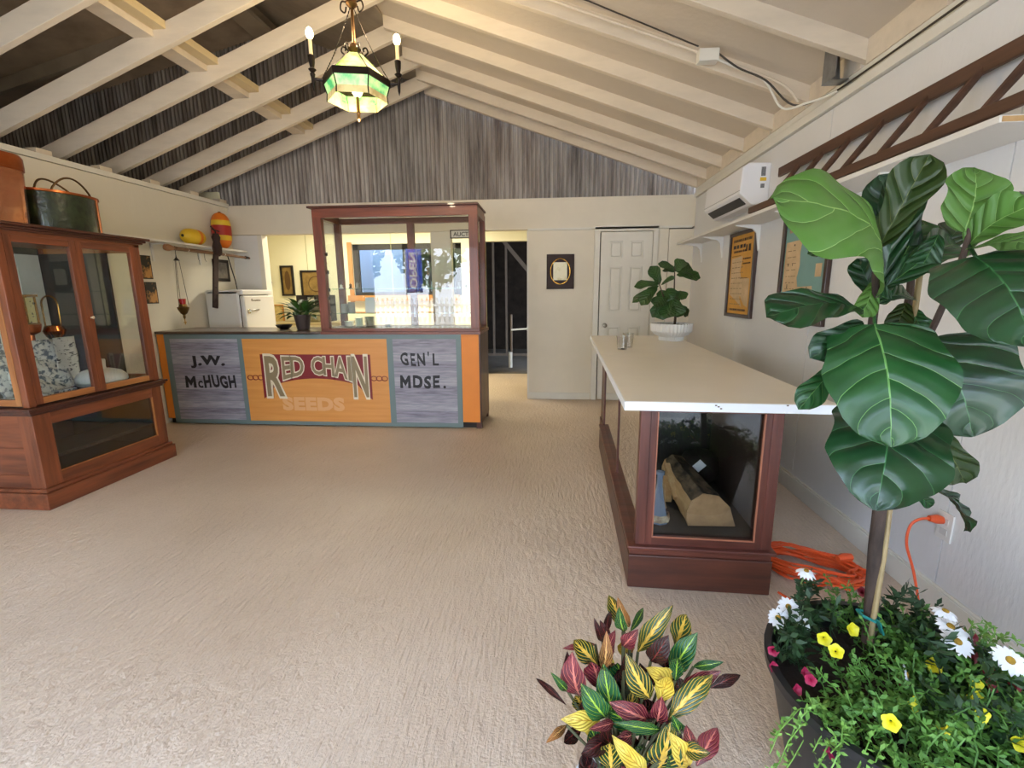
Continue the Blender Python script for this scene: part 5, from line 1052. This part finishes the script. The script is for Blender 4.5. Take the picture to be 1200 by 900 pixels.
def leafbed(nm, m, seeds, n, ll, lw):
    mb = MB(); st = MB()
    for p0, p1, s in seeds: sprig(mb, st, p0, p1, n, ll, lw, s)
    o = part(nm, mb, m, FIG, fix=False); o['kind'] = 'stuff'; o2 = part(nm+'_stems', st, m, FIG, fix=False); o2['kind'] = 'stuff'
def inpot(r0, r1, a0=0, a1=2*PI):
    q = rd.uniform(a0, a1); r_ = rd.uniform(r0, r1); return Vector((pcx+r_*math.cos(q), pcy+r_*math.sin(q), .34)), q
seeds = []
for i in range(230):   # low green cushion, less at the back left where soil shows
    p, q = inpot(.05, .26, R(-175), R(95)); seeds.append((p, p+Vector((rd.gauss(0, .05), rd.gauss(0, .05), rd.uniform(.05, .16))), .01))
leafbed('fine_foliage', LG, seeds, 26, .02, .0045)
seeds = []
for i in range(110):   # trailing over the rim
    q = R(rd.uniform(-170, 40)); c_ = Vector((math.cos(q), math.sin(q), 0)); p = Vector((pcx, pcy, .37))+c_*rd.uniform(.18, .27); e = Vector((pcx, pcy, 0))+c_*rd.uniform(.32, .42)+Vector((0, 0, rd.uniform(.16, .42))); seeds.append((p, e, .06))
leafbed('trailing_foliage', YG, seeds, 30, .018, .0042)
seeds = []
for (x, y) in ((925, 745), (940, 735), (958, 722), (945, 700), (935, 760)):
    for k in range(5): p = atZ(x+rd.gauss(0, 8), y+rd.gauss(0, 8)+20, .36); seeds.append((p, atZ(x+rd.gauss(0, 12), y+rd.gauss(0, 10)-12, rd.uniform(.42, .5)), .01))
for (x, y) in ((1120, 770), (1100, 755), (1140, 780), (1160, 800), (1070, 740), (1050, 720), (1085, 722), (1130, 830), (1110, 800), (1170, 840)):
    for k in range(6): p = atZ(x+rd.gauss(0, 12), y+rd.gauss(0, 10)+25, .36); seeds.append((p, atZ(x+rd.gauss(0, 18), y+rd.gauss(0, 12)-12, rd.uniform(.42, .52)), .01))
leafbed('daisy_foliage', DG, seeds, 22, .034, .006)
WP = mat('white petal', '#eef0f2', .5); DC = mat('daisy disc', '#b08a22', .7, col2='#7a5a14', scale=60); YP = mat('yellow petal', '#e8dc2a', .5, var=.08, scale=20); PK = mat('crimson petal', '#b3234e', .5, var=.25, scale=30); RD = mat('deep red petal', '#8c1b2c', .5, var=.3, scale=30); SG_ = mat('flower stalk', '#7fa05a', .5)
def daisy(px, py, z, r_, n=(-.25, -.6, .8), m=WP, cup=.15):
    c_ = atZ(px, py, z); n = Vector(n).normalized(); u = n.orthogonal().normalized(); v = n.cross(u)
    Mx = Matrix((u, v, n)).transposed(); h = part('daisy', MB().lathe([(r_*.26, 0), (r_*.24, r_*.1), (.0006, r_*.14)], c_, 12, M=Mx), DC, FIG, smooth=2)
    k = 15
    for i in range(k):
        q = 2*PI*i/k+rd.uniform(-.08, .08); d_ = u*math.cos(q)+v*math.sin(q); rr = r_*rd.uniform(.88, 1.06)
        part('petal', leafmb(c_+d_*r_*.2, c_+d_*rr-n*r_*cup, r_*.34, n, 'round', 2, 4, .06, .1), m, h, smooth=True, fix=False)
    part('stalk', MB().tube([c_, c_+Vector((rd.gauss(0, .01), .01, -.05)), atZ(px+rd.gauss(0, 5), py+24, .36)], .0022, 5), SG_, h)
daisy(924, 711, .46, .030); daisy(912, 724, .45, .030, (-.5, -.6, .6)); daisy(940, 729, .44, .024, (-.2, -.7, .6)); daisy(945, 669, .50, .028, (0, -.15, 1), cup=.5)
daisy(1063, 791, .45, .026, (.8, -.5, .3)); daisy(1122, 752, .50, .036, (0, -.4, 1)); daisy(1114, 734, .51, .034, (.1, -.25, 1)); daisy(1108, 716, .52, .030, (.1, -.1, 1), cup=.4); daisy(1184, 774, .50, .036, (-.1, -.6, .9)); daisy(1128, 738, .49, .026, (.5, .1, 1), cup=.4)
def trumpet(px, py, z, r_, m, name='petunia'):
    c_ = atZ(px, py, z); n = Vector((rd.uniform(-.6, .6), -.8, rd.uniform(.1, .8))).normalized(); u = n.orthogonal().normalized(); v = n.cross(u); mb = MB(); K = 20
    for j, (rr, d_) in enumerate(((.12, -1.3), (.2, -.6), (.55, -.15), (1, 0))):
        for i in range(K): q = 2*PI*i/K; k = r_*rr*(1+.1*math.cos(5*q)*(j > 1)); mb.v.append(tuple(c_+u*k*math.cos(q)+v*k*math.sin(q)+n*d_*r_))
    for j in range(3):
        for i in range(K): i2 = (i+1) % K; mb.f.append((j*K+i, j*K+i2, (j+1)*K+i2, (j+1)*K+i))
    part(name, mb, m, FIG, smooth=True, fix=False)
for (x, y, z) in ((966, 749, .46), (980, 763, .46), (1000, 738, .46), (1072, 826, .45), (1044, 847, .45), (1095, 780, .45), (1111, 858, .44), (1144, 804, .46), (1146, 820, .46), (1151, 839, .45), (1197, 872, .42)): trumpet(x, y, z, .0165, YP)
for (x, y, z) in ((906, 763, .42), (907, 782, .40), (935, 809, .40), (950, 797, .42), (974, 882, .34), (945, 789, .42)): trumpet(x, y, z, .013, PK)
for (x, y, z) in ((1011, 694, .42), (1143, 750, .48), (1144, 772, .47), (1161, 790, .47), (1163, 803, .46), (1195, 806, .45), (1133, 762, .46), (1060, 798, .42)): trumpet(x, y, z, .015, RD)

# ------------------------------------------------------------------ croton in the foreground
CR = thing('croton_plant', 'croton with yellow, red and green veined leaves in white pot at front', 'potted plant', (.19, .93, 0))
part('pot', MB().lathe([(.09, 0), (.09, .01), (.112, .195), (.118, .21), (.108, .21), (.10, .19), (.001, .19)], (.165, .88, 0), 32), mat('white glazed pot', '#dfe1e6', .3, coat=.3), CR, smooth=2)
part('soil', MB().lathe([(.001, .195), (.10, .195)], (.165, .88, 0), 20, cap=False), MATS['dark soil'], CR)
K1 = dict(nlat=5.5, slope=1.1, rough=.25, trans=.12, coat=.35, bumpd=.002)
CV = leafmat('croton green yellow', '#1f3a1c', '#e6b84a', vw=.13, mid=.14, base2='#2a4a20', **K1)
CG = leafmat('croton green', '#17482a', '#a9c944', vw=.05, mid=.07, base2='#1f5a2e', **K1)
CRR = leafmat('croton red', '#7c2533', '#d77a6a', vw=.08, mid=.08, base2='#5a1d28', **K1)
CY = leafmat('croton yellow', '#e0b93f', '#c99a30', vw=.05, mid=.05, base2='#e8cf5a', **K1)
CO = leafmat('croton orange', '#d98a4a', '#e6b06a', vw=.10, mid=.08, base2='#5a3a1c', **K1)
CDk = leafmat('croton dark', '#3a1c1a', '#7a2f2a', vw=.05, mid=.05, base2='#241410', **K1)
KM = dict(V=CV, G=CG, R=CRR, Y=CY, O=CO, D=CDk)
LV = [('V', 520, 240, 460, 85, 55), ('O', 550, 220, 500, 90, 40), ('G', 525, 240, 505, 135, 45), ('D', 440, 260, 460, 155, 28), ('D', 425, 290, 388, 185, 26), ('D', 440, 270, 415, 195, 40), ('G', 555, 240, 610, 138, 32), ('R', 520, 310, 585, 238, 60), ('V', 590, 335, 740, 137, 80), ('V', 765, 310, 812, 172, 85), ('D', 650, 380, 725, 268, 85), ('G', 750, 430, 858, 262, 95), ('G', 765, 470, 775, 372, 60), ('O', 428, 420, 442, 255, 50), ('R', 450, 360, 482, 245, 50), ('V', 405, 400, 300, 290, 75), ('R', 390, 300, 250, 318, 34), ('R', 318, 545, 285, 355, 100), ('R', 410, 510, 375, 395, 85), ('D', 268, 480, 260, 345, 42), ('G', 262, 520, 188, 438, 30), ('D', 255, 585, 125, 470, 26), ('G', 470, 625, 432, 412, 96), ('G', 440, 645, 333, 498, 88), ('V', 350, 625, 300, 550, 60), ('Y', 412, 655, 246, 652, 78), ('O', 255, 680, 168, 755, 36), ('D', 325, 700, 250, 755, 60), ('R', 480, 665, 370, 695, 45), ('D', 440, 745, 335, 810, 80), ('D', 360, 790, 345, 870, 40), ('V', 645, 555, 543, 362, 85), ('Y', 755, 480, 640, 415, 80), ('Y', 690, 575, 735, 465, 75), ('R', 650, 660, 472, 578, 88), ('R', 678, 668, 700, 555, 75), ('V', 730, 655, 922, 462, 98), ('R', 790, 505, 962, 432, 72), ('G', 850, 405, 980, 385, 40), ('D', 930, 505, 1058, 450, 52), ('V', 680, 885, 738, 685, 128), ('Y', 630, 900, 483, 742, 72), ('V', 465, 900, 458, 775, 92), ('Y', 830, 870, 742, 725, 80), ('V', 800, 785, 918, 808, 72), ('R', 865, 870, 955, 708, 88), ('R', 848, 765, 820, 685, 55), ('R', 560, 725, 495, 735, 60), ('G', 620, 725, 470, 625, 90), ('G', 700, 700, 500, 670, 50), ('G', 790, 720, 755, 640, 55), ('G', 790, 900, 740, 830, 70), ('D', 560, 480, 540, 350, 80), ('D', 520, 560, 510, 420, 80), ('G', 520, 520, 495, 400, 90), ('D', 620, 520, 600, 400, 80), ('D', 640, 640, 590, 540, 90), ('D', 700, 760, 640, 660, 90), ('D', 580, 800, 530, 700, 90), ('G', 560, 700, 600, 600, 90), ('D', 720, 420, 700, 330, 70), ('D', 700, 520, 760, 420, 80), ('Y', 460, 400, 420, 330, 50), ('O', 560, 350, 520, 300, 60), ('O', 480, 410, 440, 370, 40), ('V', 560, 580, 570, 520, 60), ('D', 820, 560, 760, 470, 70), ('D', 480, 800, 440, 690, 90), ('Y', 430, 730, 340, 700, 60), ('D', 600, 900, 580, 780, 90), ('D', 400, 640, 370, 520, 90), ('D', 420, 500, 400, 380, 70), ('Y', 560, 340, 500, 310, 50), ('D', 380, 900, 350, 800, 80), ('G', 520, 960, 400, 880, 90), ('D', 700, 960, 660, 850, 100), ('R', 560, 980, 520, 880, 90), ('D', 820, 960, 780, 850, 90), ('G', 640, 860, 560, 800, 80), ('D', 500, 860, 420, 800, 90), ('G', 400, 760, 370, 690, 70), ('R', 700, 860, 680, 780, 80), ('D', 760, 760, 700, 680, 90)]
stems = MB(); stem0 = Vector((.165, .88, .19))
for i, (k, bx, by, tx, ty, W) in enumerate(LV):
    filler = i > 51
    def D(x, y, tip): # how far into the room: back leaves high in the plant, front leaves low
        return .93 + (600-y)/1000*.16 + (.03 if filler else 0) - (.035 if tip else 0) + .012*math.sin(i*2.4)
    B = atY(600+bx/4, 680+by/4, D(bx, by, 0)); T = atY(600+tx/4, 680+ty/4, D(tx, ty, 1)); ym = (B.y+T.y)/2
    lf = part('leaf', leafmb(B, T+(T-B)*.1, pxw(B, T, W/4*1.32, NV := Vector((-.15+rd.uniform(-.2, .2), -.75, .65))), NV, 'lance', 6, 10, .12*(1 if i % 3 else -1.0), .18, .03, i, fold=.12), KM[k], CR, smooth=True, fix=False)
    if i % 2 == 0: 
        mid = stem0.lerp(B, .55)+Vector((0, 0, .03)); stems.tube([stem0, mid, B], .0035, 5)
part('stems', stems, mat('croton stem', '#4a4a2c', .7), CR)

# ------------------------------------------------------------------ outside, facing the shop front
PKT = mat('picket white', '#f0f0ee', .6)
fe = thing('picket_fence', 'white picket fence along the yard opposite the shop front', 'fence', (-4, -6.7, 0))
p0 = None
for i in range(60):
    x = -9.5+i*.17
    if p0 is None:
        p0 = part('picket', MB().prism([(-.045, 0), (.045, 0), (.045, 1.1), (0, 1.2), (-.045, 1.1)], (-9.5, -6.7, 0), (1, 0, 0), (0, 0, 1), (0, .02, 0)), PKT, fe); 
    else: c_ = p0.copy(); COL.objects.link(c_); c_.parent = fe; c_.location = (i*.17, 0, 0)
for z in (.3, .9): part('fence_rail', MB().box(-9.6, .7, -6.68, -6.64, z, z+.08), PKT, fe)
TL = mat('yard tree leaves', '#7fa35a', .6, col2='#3d6128', scale=2)
for j, (x, y, h) in enumerate(((-8.5, -10, 5.5), (-5.2, -11, 6), (-1.2, -10.5, 5), (3, -11, 6), (7, -9, 5))):
    tt = thing('yard_tree', ['leafy tree furthest left beyond the picket fence', 'tall leafy tree beyond the middle of the picket fence', 'leafy tree beyond the right end of picket fence', 'tall leafy tree right of the fence', 'leafy tree at the far right of the yard'][j], 'tree', (x, y, 0), 0)
    part('trunk', MB().tube([(x, y, -.05), (x+.1, y, h*.4), (x, y, h*.7)], [.16, .12, .06], 8), TRK, tt, smooth=2)
    mb = MB()
    for i in range(900):
        d_ = Vector((rd.gauss(0, 1), rd.gauss(0, 1), rd.gauss(0, 1))).normalized()*rd.uniform(.5, 1)**.5; c_ = Vector((x+d_.x*1.7, y+d_.y*1.5, h*.62+d_.z*h*.38)); a_ = Vector((rd.gauss(0, 1), rd.gauss(0, 1), rd.gauss(0, 1))).normalized()*.2; b_ = a_.orthogonal().normalized()*.12
        mb.quad(c_-a_, c_+b_, c_+a_, c_-b_)
    o = part('foliage', mb, TL, tt, fix=False); o['kind'] = 'stuff'
fg = thing('feather_flag', 'blue feather flag on a pole in front of the fence', 'flag', (-3.6, -3.1, 0))
part('flag_pole', MB().tube([(-3.78, -3.1, -.05), (-3.78, -3.1, 2.5)], .015, 8), SHW, fg)
crumple('flag_cloth', (-3.77, -3.1, 1.35), (1, 0, 0), (0, 0, 1), .42, 1.1, .03, mat('flag blue', '#2f55c8', .6, var=.1, scale=3), fg, n=10)
text_on('lettering', 'OPEN', SHW, fg, (-3.56, -3.05, 1.9), (0, 0, 1), (1, 0, 0), .9, .2, .03, (0, 1, 0), .03)
